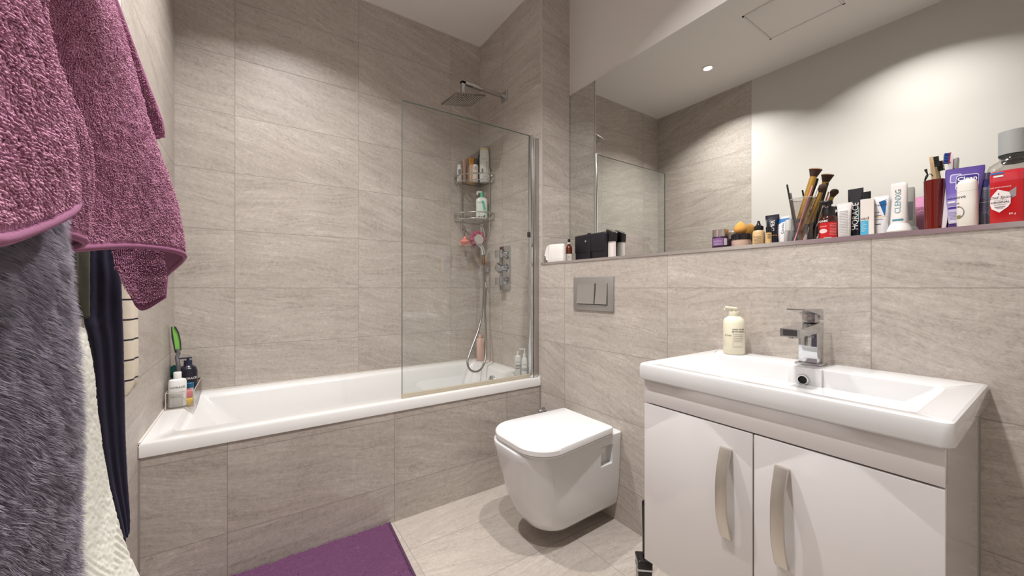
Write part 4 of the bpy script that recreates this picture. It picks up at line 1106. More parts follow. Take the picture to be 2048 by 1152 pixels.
toothbrush('bamboo toothbrush with dark bristles in the red tumbler', (.004, -.012), 1862, 314.5, 1.572, pm('bamboo', (196, 168, 130), .6), pm('dark_bristle'), side=-1)
toothbrush('toothbrush with blue and red bristles in the red tumbler', (-.010, -.018), 1904, 305, 1.567, pm('white_handle', (220, 214, 216), .3), pm('blue_bristle', (38, 82, 160), .5), pm('crimson', (150, 36, 66), .5))
pt = P(1855, 345, X=1.548)
t = thing('dental_flosser', 'small black looped brush leaning on the rim of the red tumbler', 'toothbrush', TC + Vector((.0, .012, 0)))
o0 = TC + Vector((.0, .012, 0))
m = MB(); m.tube([Vector((0, 0, 0)), P(1850, 362, X=1.557) - o0, P(1856, 352, X=1.553) - o0], .0016, 8); m.tube(spline([P(1849, 362, X=1.555) - o0, P(1853, 352, X=1.553) - o0, P(1861, 349, X=1.553) - o0, P(1866, 354, X=1.555) - o0], 6), .0012, 6)
m.tube([P(1856, 353, X=1.553) - o0, P(1853, 345, X=1.553) - o0, P(1851, 340, X=1.553) - o0], [.0012, .0022, .0034], 8); m.build('body', blackm, t)

# purple gel tube
yA, yB = P(1884, 577, X=1.548).y, P(1962, 577, X=1.548).y
c = Vector((1.548, (yA + yB) / 2, 0)); hw = (yA - yB) / 2; h = CAMZ + (577 - 337) * depth(c) / FPX - LZ
t = thing('face_wash_tube', 'large purple gel tube with pale lower half behind the white deodorant', 'tube', (c.x, c.y, LZ), R(-88), tilt=(0, R(2.2)))
lil = NT('lilac_gel'); tc = lil.node('ShaderNodeTexCoord'); sp = lil.node('ShaderNodeSeparateXYZ'); lil.link(tc.outputs['Object'], sp.inputs[0])
lil.link(lil.ramp(lil.math('DIVIDE', sp.outputs[2], h), [(.15, lin((214, 208, 224))), (.45, lin((164, 150, 206))), (.62, lin((110, 92, 170))), (1, lin((92, 72, 150)))]), lil.bsdf.inputs['Base Color']); lil.bsdf.inputs['Roughness'].default_value = .22
s = [(h * .14, hw * .66, .020, 2.2), (h * .17, hw * .70, .022, 2.2), (h * .5, hw * .86, .017, 2.4), (h * .8, hw * .98, .009, 3), (h * .95, hw * 1.02, .003, 5), (h, hw * 1.0, .002, 5)]
b = loft(s).build('body', lil.m, t)
loft([(0, hw * .70, .022, 2.6), (h * .135, hw * .68, .021, 2.4), (h * .145, hw * .6, .018, 2.2)]).build('cap', pm('deep_purple', (64, 40, 96), .3), t)
def rrect(u0, u1, z0, z1, r, n=4):
    return [(x, y) for x, y, _ in rr((u0 + u1) / 2, (z0 + z1) / 2, (u1 - u0) / 2, (z1 - z0) / 2, r, 0, n)]
pl = pm('pale_lavender', (196, 190, 220), .4); vio = pm('violet_panel', (62, 44, 130), .35)
patch(b, s, 0, 0, 0, 0, pl, 'badge', off=.0006, outline=rrect(-hw * .72, -hw * .12, h * .77, h * .91, .004))
patch(b, s, 0, 0, 0, 0, pm('mid_lilac', (120, 104, 176), .4), 'badge', off=.0009, outline=rrect(-hw * .66, -hw * .18, h * .785, h * .895, .003))
patch(b, s, 0, 0, 0, 0, pl, 'badge', off=.0012, outline=rrect(-hw * .40, hw * .76, h * .645, h * .885, .006))
patch(b, s, 0, 0, 0, 0, vio, 'badge', off=.0016, outline=rrect(-hw * .36, hw * .72, h * .66, h * .87, .005))
text(b, s, 'Clean', hw * .18, h * .815, .0145, wink, off=.0021, bold=.0003); text(b, s, '& Clear', hw * .18, h * .715, .0125, wink, off=.0021, bold=.0003)
text(b, s, 'exfoliating', -hw * .40, h * .525, .0062, vio, bold=.0002); lines(b, s, [(-hw * .76, -hw * .35, h * .47, .004)], wink)
lines(b, s, [(-hw * .72, hw * .2, h * .38, .005)], vio); lines(b, s, [(-hw * .74, hw * .1, h * (.44 - .02 * i), .0012) for i in range(2)] + [(-hw * .7, hw * .2, h * (.31 - .022 * i), .0011) for i in range(6)], pm('violet_grey', (120, 110, 150), .5))

# white roll-on deodorant
c, r, h = led(1911, 1959, 359.5, 1.505)
t = thing('deodorant', 'white rounded deodorant stick in front of the purple tube', 'deodorant', (c.x, c.y, LZ), facing(c, -18))
r *= .93
s = [(0, r * .95, r * .62, 2.4), (.003, r * .97, r * .64, 2.4), (h * .12, r * .98, r * .66, 2.4), (h * .125, r, r * .68, 2.4), (h * .55, r * 1.0, r * .68, 2.4), (h * .76, r * .98, r * .66, 2.4)]
b = loft(s).build('body', pm('deodorant_white', (226, 222, 214), .35), t)
cs = [(h * .762, r * .985, r * .67, 2.4), (h * .90, r * .96, r * .65, 2.4), (h * .965, r * .84, r * .55, 2.4), (h * .99, r * .6, r * .38, 2.3), (h, r * .25, r * .16, 2.2)]
loft(cs).build('cap', pm('deodorant_white'), t, ang=40)
text(b, s, 'Dove', -r * .58, h * .66, .011, ink); lines(b, s, [(-r * .85, -r * .58, h * .54, .0025), (-r * .85, -r * .5, h * .47, .002)], gink)
patch(b, s, 0, 0, 0, 0, pm('olive_print', (120, 118, 70), .5), 'print', outline=[(-r * .62 + .005 * math.cos(i * PI / 6), h * .27 + .005 * math.sin(i * PI / 6)) for i in range(12)])
m = MB(); pts = [(-r * .82 + .013 * math.cos(a), front(s, -r * .82 + .013 * math.cos(a), h * .36 + .016 * math.sin(a)) - .0008, h * .36 + .016 * math.sin(a)) for a in [R(-50 + 12 * i) for i in range(12)]]
m.tube(pts, .0008, 6); m.build('print', gink, b)

# grey and blue spray can
c, r, h = led(1956, 1984, 361, 1.560)
t = thing('shaving_foam', 'slim grey and blue spray can between purple tube and red deodorant', 'spray can', (c.x, c.y, LZ), facing(c))
r *= .9
s = [(0, r, r, 2), (h * .84, r, r, 2), (h * .86, r * .95, r * .95, 2)]
b = loft(s).build('body', pm('can_grey_blue', (150, 158, 176), .28, metal=.4), t)
lines(b, s, [(-r * .7, r * .7, h * (.78 - .035 * i), .0016) for i in range(12)], pm('slate_ink', (92, 98, 122), .5)); patch(b, s, -r * .9, r * .9, h * .55, h * .57, wink, 'band')
loft([(h * .85, r * 1.0, r, 2), (h * .93, r * .98, r * .98, 2), (h, r * .74, r * .74, 2)]).build('cap', pm('cobalt', (58, 62, 130), .35), t)

# red deodorant stick
yA, yB = P(1980, 577, X=1.50).y, P(2052, 577, X=1.50).y
c = Vector((1.50, (yA + yB) / 2, 0)); hw = (yA - yB) / 2; h = CAMZ + (577 - 342) * depth(c) / FPX - LZ
t = thing('red_deodorant', 'wide red deodorant with white hexagon label at the right end of the ledge', 'deodorant', (c.x, c.y, LZ), R(-90))
s = [(0, hw * .99, .015, 5), (.002, hw, .016, 5), (h * .80, hw, .016, 5), (h * .802, hw, .016, 5)]
red = pm('stick_red', (190, 20, 28), .25, coat=.3)
b = loft(s, 64).build('body', red, t)
loft([(h * .803, hw * 1.0, .016, 5), (h * .93, hw * 1.0, .016, 5), (h * .985, hw * .97, .014, 4), (h, hw * .9, .010, 4)], 64).build('cap', pm('cherry_cap', (196, 46, 58), .12, coat=.5), t)
full = [(0, hw, .0162, 5), (h, hw, .0162, 5)]
text(b, full, 'HIGH ENDURANCE', -hw * .42, h * .70, .0040, wink); text(b, full, '80 g', hw * .30, h * .22, .006, wink)
patch(b, full, 0, 0, 0, 0, pm('silver_ribbon', (168, 160, 162), .3, metal=.5), 'ribbon', off=.0006, outline=[(-hw * .05, h * .58), (hw * .52, h * .68), (hw * .50, h * .52), (-hw * .05, h * .46)])
hexo = [(-hw * .94, h * .53), (-hw * .50, h * .665), (hw * .12, h * .60), (hw * .22, h * .53), (hw * .20, h * .40), (hw * .06, h * .345), (-hw * .42, h * .255), (-hw * .86, h * .33), (-hw * .95, h * .40)]
hl = patch(b, full, 0, 0, 0, 0, pm('hex_white', (232, 222, 222), .4), 'label', off=.0012, outline=hexo)
text(hl, full, 'Old Spice', -hw * .38, h * .52, .0088, ink, off=.0018, shear=.35); text(hl, full, 'ORIGINAL', -hw * .38, h * .435, .0062, ink, off=.0018, bold=.0001)
lines(hl, full, [(-hw * .75, -hw * .02, h * .395, .0009), (-hw * .7, -hw * .1, h * .355, .0016), (-hw * .6, -hw * .2, h * .33, .001), (-hw * .75, -hw * .02, h * .475, .0006)], gink, off=.0018)
patch(hl, full, 0, 0, 0, 0, ink, 'emblem', off=.0018, outline=[(-hw * .50, h * .585), (-hw * .46, h * .605), (-hw * .42, h * .585), (-hw * .44, h * .575), (-hw * .48, h * .575)])
lines(b, [(0, hw, .0162, 5), (h, hw, .0162, 5)], [(-hw * .93, -hw * .2, h * .955, .004)], pm('cap_blue', (40, 120, 180), .4)); lines(b, full, [(-hw * .75, -hw * .2, h * .90, .004)], wink)

# mouthwash bottle behind it
yA, yB = P(1972, 577, X=1.575).y, P(2085, 577, X=1.575).y
c = Vector((1.570, (yA + yB) / 2, 0)); hw = (yA - yB) / 2; h = CAMZ + (577 - 262) * depth(c) / FPX - LZ
t = thing('mouthwash_bottle', 'big clear mouthwash bottle with grey cap behind the red deodorant', 'bottle', (c.x, c.y, LZ), R(-90))
hs = CAMZ + (577 - 318) * depth(c) / FPX - LZ
s = [(0, hw * .96, .026, 4), (.004, hw, .028, 4), (hs - .035, hw, .028, 4), (hs - .014, hw * .88, .026, 3), (hs - .004, hw * .52, .022, 2.5), (hs + .004, .020, .019, 2), (hs + .020, .018, .018, 2)]
loft(s).build('body', acr, t)
loft([(.006, hw * .95, .025, 4), (hs - .06, hw * .95, .025, 4)]).build('liquid', pm('aqua_liquid', (160, 196, 196), .1, alpha=.35), t)
loft([(hs + .004, .0215, .0205, 2), (hs + .008, .0235, .0225, 2)]).build('neck_ring', pm('dark_ring', (70, 84, 80), .3), t)
loft([(hs + .010, .0235, .0225, 2), (h - .002, .0235, .0225, 2), (h, .022, .021, 2)]).build('cap', pm('grey_screw_cap', (166, 168, 166), .35), t)
MB().box2((-hw * .2, -.0282, hs - .05), (hw * .6, -.0276, hs - .035)).build('label', pm('teal_label', (40, 110, 130), .4), t, smooth=False)
# ================================================================== towels and clothes on the left wall
def vnoise(x, y, seed=0):
    """smooth value noise on numpy arrays"""
    rg = np.random.RandomState(seed); N = 256
    tab = rg.rand(N, N)
    xi = np.floor(x).astype(int); yi = np.floor(y).astype(int)
    fx = x - xi; fy = y - yi
    fx = fx * fx * (3 - 2 * fx); fy = fy * fy * (3 - 2 * fy)
    a = tab[xi % N, yi % N]; b = tab[(xi + 1) % N, yi % N]; c = tab[xi % N, (yi + 1) % N]; d = tab[(xi + 1) % N, (yi + 1) % N]
    return (a * (1 - fx) + b * fx) * (1 - fy) + (c * (1 - fx) + d * fx) * fy

def catmull(K, u):
    """K: (n,3) points, u in 0..n-1"""
    n = len(K); i = np.clip(np.floor(u).astype(int), 0, n - 2); t = (u - i)[:, None]
    Kp = np.vstack([2 * K[0] - K[1], K, 2 * K[-1] - K[-2]])
    p0, p1, p2, p3 = Kp[i], Kp[i + 1], Kp[i + 2], Kp[i + 3]
    return .5 * (2 * p1 + (p2 - p0) * t + (2 * p0 - 5 * p1 + 4 * p2 - p3) * t * t + (3 * p1 - p0 - 3 * p2 + p3) * t ** 3)

def sheet(rows, du, dv, roundness=None):
    """rows: list of key polylines (top to bottom), each (n,3). Returns grid of points nv x nu, evenly spaced along the cloth"""
    rows = np.array(rows, float)
    nr, nk, _ = rows.shape
    fine = np.array([catmull(r, np.linspace(0, nk - 1, 600)) for r in rows])
    seg = np.linalg.norm(np.diff(fine, axis=1), axis=2).mean(0); s = np.concatenate([[0], np.cumsum(seg)])
    nu = max(8, int(s[-1] / du)); us = np.linspace(0, s[-1], nu)
    idx = np.interp(us, s, np.arange(600))
    lo = np.clip(np.floor(idx).astype(int), 0, 598); f = (idx - lo)[None, :, None]
    g = fine[:, lo] * (1 - f) + fine[:, lo + 1] * f
    ln = np.linalg.norm(np.diff(g, axis=0), axis=2).mean(1); sv = np.concatenate([[0], np.cumsum(ln)])
    nv = max(6, int(sv[-1] / dv))
    vv = np.interp(np.linspace(0, sv[-1], nv), sv, np.arange(nr))
    out = np.stack([catmull(g[:, j], vv) for j in range(nu)], axis=1)
    return out, us, np.linspace(0, sv[-1], nv)

def grid_normals(G):
    gu = np.gradient(G, axis=1); gv = np.gradient(G, axis=0)
    n = np.cross(gu, gv); n /= np.linalg.norm(n, axis=2, keepdims=True) + 1e-12
    return n

def np_mesh(name, V, F, mat, parent=None, smooth=True, loc=None):
    me = bpy.data.meshes.new(name)
    k = F.shape[1]
    me.vertices.add(len(V)); me.vertices.foreach_set('co', np.ascontiguousarray(V, np.float32).ravel())
    me.loops.add(F.size); me.loops.foreach_set('vertex_index', np.ascontiguousarray(F, np.int32).ravel())
    me.polygons.add(len(F)); me.polygons.foreach_set('loop_start', np.arange(0, F.size, k, dtype=np.int32)); me.polygons.foreach_set('loop_total', np.full(len(F), k, np.int32))
    me.update(calc_edges=True); me.validate()
    o = bpy.data.objects.new(name, me); COL.objects.link(o); me.materials.append(mat)
    if smooth: me.polygons.foreach_set('use_smooth', [True] * len(me.polygons))
    if parent is not None: o.parent = parent
    if loc is not None: o.location = loc
    return o
def quads(nv, nu, base=0):
    a = (np.arange(nv - 1)[:, None] * nu + np.arange(nu - 1)[None, :]).ravel() + base
    return np.stack([a, a + 1, a + nu + 1, a + nu], axis=1)

def terry(U, Vv, amp, sc=230., seed=0):
    """little loops of a towel: worm-like bumps a few millimetres long"""
    w = vnoise(U * sc * .5, Vv * sc * .5, seed + 9) * 1.5
    a = vnoise(U * sc * 1.25 + w, Vv * sc * .62 + w, seed)
    b = vnoise(U * sc * 2.3 + Vv * sc * .8, Vv * sc * 1.5, seed + 1)
    c = vnoise(U * 22, Vv * 22, seed + 2)
    r = np.clip((a - .30) / .34, 0, 1)
    return amp * (r * .9 + b * .55 + (c - .5) * .3 - .5)

def cloth_sheet(rows, du, dv, amp, sc=230., seed=0, hem=.010, side=1, hem_top=0.0, thick=.004, edge_l=0.0, edge_r=0.0):
    G, us, vs = sheet(rows, du, dv)
    n = grid_normals(G) * side; gn = n * side
    U, Vv = np.meshgrid(us, vs)
    fade = np.clip((vs[-1] - Vv) / .004 - hem / .004, 0, 1)
    if hem_top: fade = fade * np.clip(Vv / .004 - hem_top / .004, 0, 1)
    if edge_l: fade = fade * np.clip(U / .004 - edge_l / .004, 0, 1)
    if edge_r: fade = fade * np.clip((us[-1] - U) / .004 - edge_r / .004, 0, 1)
    hh = terry(U, Vv, amp, sc, seed) * fade - .0006 * (1 - fade)
    front_ = G + n * hh[:, :, None]; back = G - n * thick
    nv, nu = U.shape
    V = np.concatenate([front_.reshape(-1, 3), back.reshape(-1, 3)])
    F = quads(nv, nu); Fb = quads(nv, nu, nv * nu)[:, ::-1]
    if side > 0: pass
    # close the border
    loop = np.concatenate([np.arange(nu), np.arange(1, nv) * nu + nu - 1, (nv - 1) * nu + np.arange(nu - 2, -1, -1), np.arange(nv - 2, 0, -1) * nu])
    l2 = np.roll(loop, -1); N = nv * nu
    B = np.stack([l2, loop, loop + N, l2 + N], axis=1)
    return V, np.concatenate([F, Fb, B]), G, n, us, vs

def cloth_mat(name, c, c2, rough=.95, scale=260, fuzz=.5, loop=0):
    k = NT(name); tc = k.node('ShaderNodeTexCoord')
    f = k.noise(tc.outputs['Object'], scale, 3, .6)
    k.link(k.mix(f, lin(c2), lin(c)), k.bsdf.inputs['Base Color'])
    k.bsdf.inputs['Roughness'].default_value = rough
    k.bsdf.inputs['Sheen Weight'].default_value = fuzz; k.bsdf.inputs['Sheen Roughness'].default_value = .5
    k.bsdf.inputs['Sheen Tint'].default_value = lin(c)
    if loop:
        mp = k.node('ShaderNodeMapping'); mp.inputs['Scale'].default_value = (1, 1, .6); k.link(tc.outputs['Object'], mp.inputs[0])
        k.bump(k.ramp(k.noise(mp.outputs[0], loop, 2, .5, .6), [(.36, (0, 0, 0, 1)), (.60, (1, 1, 1, 1))]), 1.0, .0035)
    else: k.bump(k.noise(tc.outputs['Object'], 900, 3, .6), .5, .001)
    return k.m
purple = cloth_mat('purple_terry', (172, 116, 144), (146, 94, 122), fuzz=.35)
purple_h = cloth_mat('purple_hem', (146, 92, 122), (132, 80, 110), scale=500, fuzz=.35)

def row(pts, z=None): return [(x, y, (zz if z is None else z)) for x, y, zz in pts]
# --- purple bath towel in deep folds over the hooks
top = [(-.150, .16, 1.62), (-.160, .22, 1.62), (-.170, .305, 1.63), (-.255, .37, 1.63), (-.225, .51, 1.64), (-.275, .61, 1.64), (-.235, .73, 1.64), (-.212, .895, 1.63), (-.245, .93, 1.62)]
sho = [(-.140, .18, 1.50), (-.148, .28, 1.50), (-.150, .385, 1.50), (-.165, .44, 1.51), (-.138, .565, 1.52), (-.185, .65, 1.51), (-.180, .765, 1.49), (-.180, .905, 1.49), (-.215, .945, 1.48)]  # upper folds, out of view, bulged outward to shade the folds below
mid = [(-.138, .20, 1.33), (-.146, .325, 1.33), (-.150, .452, 1.33), (-.285, .500, 1.36), (-.192, .642, 1.385), (-.265, .70, 1.36), (-.190, .81, 1.36), (-.152, .921, 1.36), (-.185, .965, 1.35)]
low = [(-.130, .24, 1.20), (-.136, .37, 1.20), (-.142, .515, 1.215), (-.280, .565, 1.22), (-.177, .723, 1.25), (-.250, .768, 1.23), (-.172, .865, 1.23), (-.120, .938, 1.235), (-.150, .99, 1.22)]
bot = [(-.128, .27, 1.095), (-.133, .395, 1.098), (-.141, .533, 1.150), (-.262, .585, 1.155), (-.186, .735, 1.130), (-.215, .790, 1.120), (-.160, .885, 1.136), (-.1057, .943, 1.1285), (-.135, 1.00, 1.095)]
t = thing('bath_towel', 'large purple terry bath towel hung in folds on the left wall', 'towel', (0, 0, 0), group=None)
V, F, G, n, us, vs = cloth_sheet([top, sho, mid, low, bot], .0024, .0024, .0008, 200, 1, hem=.011, side=-1)
MATS_ = {'yarn': cloth_mat('purple_yarn', (198, 144, 168), (172, 118, 146), scale=300, fuzz=.3)}
np_mesh('cloth', V, F, purple, t)
def tufts(name, P0, N0, R0, L0, mat, parent, seed, droop=.6, wild=1.15, U=None):
    """soft round-tipped yarn tufts standing side by side on a cloth"""
    rg = np.random.RandomState(seed); c = len(P0)
    if U is None: U = P0[:, :2]
    cx_ = vnoise(U[:, 0] * 130 + 7, U[:, 1] * 130, seed + 1) - .5; cy_ = vnoise(U[:, 0] * 95 + 90, U[:, 1] * 95 + 31, seed + 2) - .5; cz_ = vnoise(U[:, 0] * 95 + 190, U[:, 1] * 95 + 11, seed + 3) - .5
    lean = np.stack([cx_, cy_, cz_], 1) * 2 * wild
    d_ = N0 + np.array([0, 0, -droop]) + lean + .9 * (rg.rand(c, 3) - .5); d_ /= np.linalg.norm(d_, axis=1, keepdims=True)
    x_ = np.cross(d_, rg.rand(c, 3) - .5); x_ /= np.linalg.norm(x_, axis=1, keepdims=True) + 1e-9; y_ = np.cross(d_, x_)
    R_ = (R0 * (.75 + .5 * rg.rand(c)))[:, None]; L_ = (L0 * (.75 + .5 * rg.rand(c)))[:, None]
    e_ = d_ + 1.0 * (rg.rand(c, 3) - .5) + np.array([0, 0, -.35 * droop])
    rings_ = []
    for f, r in ((0, .75), (.5, 1.0), (.86, .72), (1.0, .12)):
        ctr = P0 + d_ * L_ * min(f, .5) + e_ * L_ * max(0, f - .5)
        for q in range(3):
            an = PI * 2 / 3 * q
            rings_.append(ctr + (x_ * math.cos(an) + y_ * math.sin(an)) * R_ * r)
    V_ = np.stack(rings_, 1).reshape(-1, 3)
    b0 = (np.arange(c) * 12)[:, None]; fs = []
    for k_ in range(3):
        for q in range(3):
            fs.append(b0 + np.array([[k_ * 3 + q, k_ * 3 + (q + 1) % 3, k_ * 3 + 3 + (q + 1) % 3, k_ * 3 + 3 + q]]))
    o = np_mesh(name, V_, np.concatenate(fs), mat, parent); o['kind'] = 'stuff'; return o
def pile(G, n, us, vs, spacing, mat, parent, hem, seed, R0=.00105, L0=.0031):
    rg = np.random.RandomState(seed)
    nv, nu = G.shape[:2]
    cu_, cv_ = int(us[-1] / spacing), int((vs[-1] - hem) / spacing)
    gu, gv = np.meshgrid(np.arange(cu_), np.arange(cv_))
    gu = gu + .5 * (gv % 2) + .8 * (rg.rand(*gu.shape) - .5); gv = gv + .8 * (rg.rand(*gv.shape) - .5)
    pu = np.clip(gu.ravel() / cu_, 0, .999); pv = np.clip(gv.ravel() / cv_, 0, .999) * (1 - hem / vs[-1])
    iu = (pu * (nu - 1)).astype(int); iv = (pv * (nv - 1)).astype(int)
    keep = G[iv, iu][:, 2] < 1.57; iu, iv = iu[keep], iv[keep]; pu, pv = pu[keep], pv[keep]
    return tufts('pile', G[iv, iu] + n[iv, iu] * 0, n[iv, iu], R0, L0, mat, parent, seed, U=np.stack([pu * us[-1], pv * vs[-1]], 1))
pile(G, n, us, vs, .0021, MATS_['yarn'], t, .011, 77)
m = MB(); m.tube([Vector(p) for p in (G[-3][::6] - n[-3][::6] * .001)], .0042, 8); m.build('hem', purple_h, t, ang=80)
# the corner that hangs lower, behind
f0 = [(-.225, 1.035, 1.20), (-.185, 1.045, 1.20), (-.140, 1.035, 1.20)]
f1 = [(-.220, 1.036, 1.12), (-.185, 1.044, 1.12), (-.142, 1.034, 1.12)]
f2 = [(-.210, 1.037, 1.087), (-.182, 1.043, 1.075), (-.144, 1.034, 1.085)]
f3 = [(-.196, 1.040, 1.045), (-.1816, 1.042, 1.025), (-.146, 1.036, 1.050)]
V, F, G, n, us, vs = cloth_sheet([f0, f1, f2, f3], .0024, .0024, .0008, 230, 5, hem=.012, side=-1)
np_mesh('corner_fold', V, F, cloth_mat('purple_terry_back', (140, 82, 116), (110, 60, 92)), t)
pile(G, n, us, vs, .0021, MATS_['yarn'], t, .010, 78)
g0 = [(-.262, .985, 1.60), (-.235, .985, 1.60), (-.205, .985, 1.60)]
g1 = [(-.240, .990, 1.48), (-.205, .992, 1.48), (-.170, .990, 1.48)]
g2 = [(-.215, .998, 1.40), (-.180, 1.0, 1.40), (-.146, .995, 1.40)]
g3 = [(-.212, 1.0, 1.357), (-.180, 1.003, 1.353), (-.142, 1.002, 1.366)]
V, F, G, n, us, vs = cloth_sheet([g0, g1, g2, g3], .0024, .0024, .0008, 230, 6, hem=.010, side=-1)
np_mesh('back_fold', V, F, purple, t)
pile(G, n, us, vs, .0021, MATS_['yarn'], t, .008, 79)
m = MB(); m.tube([Vector(p) for p in G[-2][::6]], .0040, 8); m.build('hem', purple_h, t, ang=80)

# --- grey plush throw
def plush_rows(zs, xs):
    return [[(x0, .10, z), (x0 + .004, .25, z), (x1, (y2 - .30) * .5 + .28, z), (x1 - .004, y2 - .06, z), (x1 - .02, y2 - .012, z), (x1 - .055, y2 + .004, z), (x1 - .10, y2 - .01, z)] for (z, x0, x1, y2) in zs]
def redge(px, py, d):   # right silhouette
    t_ = (px - 1024) / FPX; return (d * (CU + CV * t_), d * (CV - CU * t_), CAMZ - (py - 577) / FPX * d)
sil = [redge(126, 330, .425), redge(130, 440, .43), redge(143, 560, .43), redge(155, 700, .43), redge(166, 850, .43), redge(161, 960, .43), redge(158, 1060, .435), redge(164, 1152, .44), redge(168, 1300, .44)]
gl_rows = []
for (x, y, z) in sil:
    gl_rows.append([(-.165, .12, z), (-.160, .22, z), (-.154, .34, z), (x + .010, y - .11, z), (x + .006, y - .045, z), (x - .006, y - .006, z), (x - .035, y + .012, z), (x - .075, y + .010, z)])
t = thing('plush_throw', 'grey plush fluffy throw hanging below the purple towel', 'throw', (0, 0, 0))
G, us, vs = sheet(gl_rows, .004, .004)
n = -grid_normals(G)
nv, nu = G.shape[:2]
greym = cloth_mat('grey_plush', (136, 130, 140), (112, 106, 116), scale=120)
V = np.concatenate([G.reshape(-1, 3), (G - n * .008).reshape(-1, 3)])
loop = np.concatenate([np.arange(nu), np.arange(1, nv) * nu + nu - 1, (nv - 1) * nu + np.arange(nu - 2, -1, -1), np.arange(nv - 2, 0, -1) * nu]); l2 = np.roll(loop, -1); N = nv * nu
np_mesh('cloth', V, np.concatenate([quads(nv, nu), quads(nv, nu, N)[:, ::-1], np.stack([l2, loop, loop + N, l2 + N], 1)]), greym, t)
# fur: thin tapering strands standing on the cloth
rg = np.random.RandomState(11)
NS = 90000
pu = rg.rand(NS) * (nu - 1.001); pv_ = rg.rand(NS) * (nv - 1.001)
iu = pu.astype(int); iv = pv_.astype(int); fu = (pu - iu)[:, None]; fv = (pv_ - iv)[:, None]
base = (G[iv, iu] * (1 - fu) + G[iv, iu + 1] * fu) * (1 - fv) + (G[iv + 1, iu] * (1 - fu) + G[iv + 1, iu + 1] * fu) * fv
nor = n[iv, iu]
# no long pile on the woven border at the bottom
U_ = pu * us[-1] / nu; Z_ = base[:, 2]
cl = vnoise(U_ * 60, Z_ * 60, 3); cl2 = vnoise(U_ * 70, Z_ * 70, 8); cl3 = vnoise(U_ * 70 + 50, Z_ * 70, 9)
along = np.stack([np.zeros(NS), np.ones(NS), np.zeros(NS)], 1); dn = np.array([0, 0, -1.])
dirv = nor * (.75 + .3 * rg.rand(NS))[:, None] + dn * (.45 + .8 * (cl2 - .4))[:, None] + along * (1.2 * (cl3 - .5) + .8 * (rg.rand(NS) - .5))[:, None]
dirv /= np.linalg.norm(dirv, axis=1, keepdims=True)
L = .007 + .005 * rg.rand(NS) + .003 * cl
tip = dn * .35 + dirv * .65; tip /= np.linalg.norm(tip, axis=1, keepdims=True)
p1 = base + dirv * (L * .5)[:, None]; p2 = p1 + (dirv * .7 + dn * .3 + along * (.8 * (cl - .5))[:, None]) * (L * .5)[:, None]
view = base - np.array([0, 0, CAMZ]); wv = np.cross(dirv, nor + rg.rand(NS, 3) * .6); wv /= np.linalg.norm(wv, axis=1, keepdims=True) + 1e-9
w = (.00034 + .00018 * rg.rand(NS))[:, None]
VV = np.stack([base - wv * w, base + wv * w, p1 + wv * w * .9, p1 - wv * w * .9, p2 + wv * w * .25, p2 - wv * w * .25], 1).reshape(-1, 3)
b0 = np.arange(NS) * 6
FF = np.concatenate([np.stack([b0, b0 + 1, b0 + 2, b0 + 3], 1), np.stack([b0 + 3, b0 + 2, b0 + 4, b0 + 5], 1)])
k = NT('plush_fur'); tc = k.node('ShaderNodeTexCoord'); f1_ = k.noise(tc.outputs['Object'], 120, 4, .6); f2_ = k.noise(tc.outputs['Object'], 9, 3, .5)
cc = k.mix(k.math('MULTIPLY_ADD', f1_, 2.2, -.6), lin((142, 135, 145)), lin((178, 172, 176))); cc = k.mix(k.math('MULTIPLY', f2_, .6), cc, lin((150, 140, 164)))
k.link(cc, k.bsdf.inputs['Base Color']); k.bsdf.inputs['Roughness'].default_value = 1; k.bsdf.inputs['Specular IOR Level'].default_value = .1; k.bsdf.inputs['Sheen Weight'].default_value = .3
trl = k.node('ShaderNodeBsdfTranslucent'); k.link(cc, trl.inputs[0]); mxs = k.node('ShaderNodeMixShader'); mxs.inputs[0].default_value = .45
k.link(k.bsdf.outputs[0], mxs.inputs[1]); k.link(trl.outputs[0], mxs.inputs[2]); k.link(mxs.outputs[0], k.out.inputs[0])
fo = np_mesh('fur', VV, FF, k.m, t); fo['kind'] = 'stuff'

# --- white towel with a woven band, over the end of a rail
def wedge(px, py, d): t_ = (px - 1024) / FPX; return np.array((d * (CU + CV * t_), d * (CV - CU * t_), CAMZ - (py - 577) / FPX * d))
ws = [(150, 646, .60), (163, 655, .60), (176, 680, .60), (188, 740, .60), (197, 830, .605), (210, 920, .61), (226, 1000, .615), (248, 1080, .62), (282, 1156, .63), (300, 1200, .63)]
rows_w = []
for i, q in enumerate(ws):
    p = wedge(*q)
    z = p[2]
    x0 = -.245 + min(i, 3) * .010
    if i == 0: rows_w.append([(-.262, .56, z - .004), (-.255, .66, z - .002), (-.248, .74, z), (-.244, .79, z), (-.250, .83, z), (-.262, .85, z - .003)])
    else: rows_w.append([(x0 + .01, .54, z), (x0 + .030, .64, z), (p[0] - .018, p[1] - .10, z), (p[0] - .004, p[1] - .035, z), (p[0] - .002, p[1] + .0, z), (p[0] - .05, p[1] + .03, z)])
t = thing('hand_towel', 'off-white towel with a woven zigzag band, draped over the dark rail', 'towel', (0, 0, 0))
V, F, G, n, us, vs = cloth_sheet(rows_w, .0020, .0020, .0012, 330, 21, hem=.006, side=-1, thick=.006)
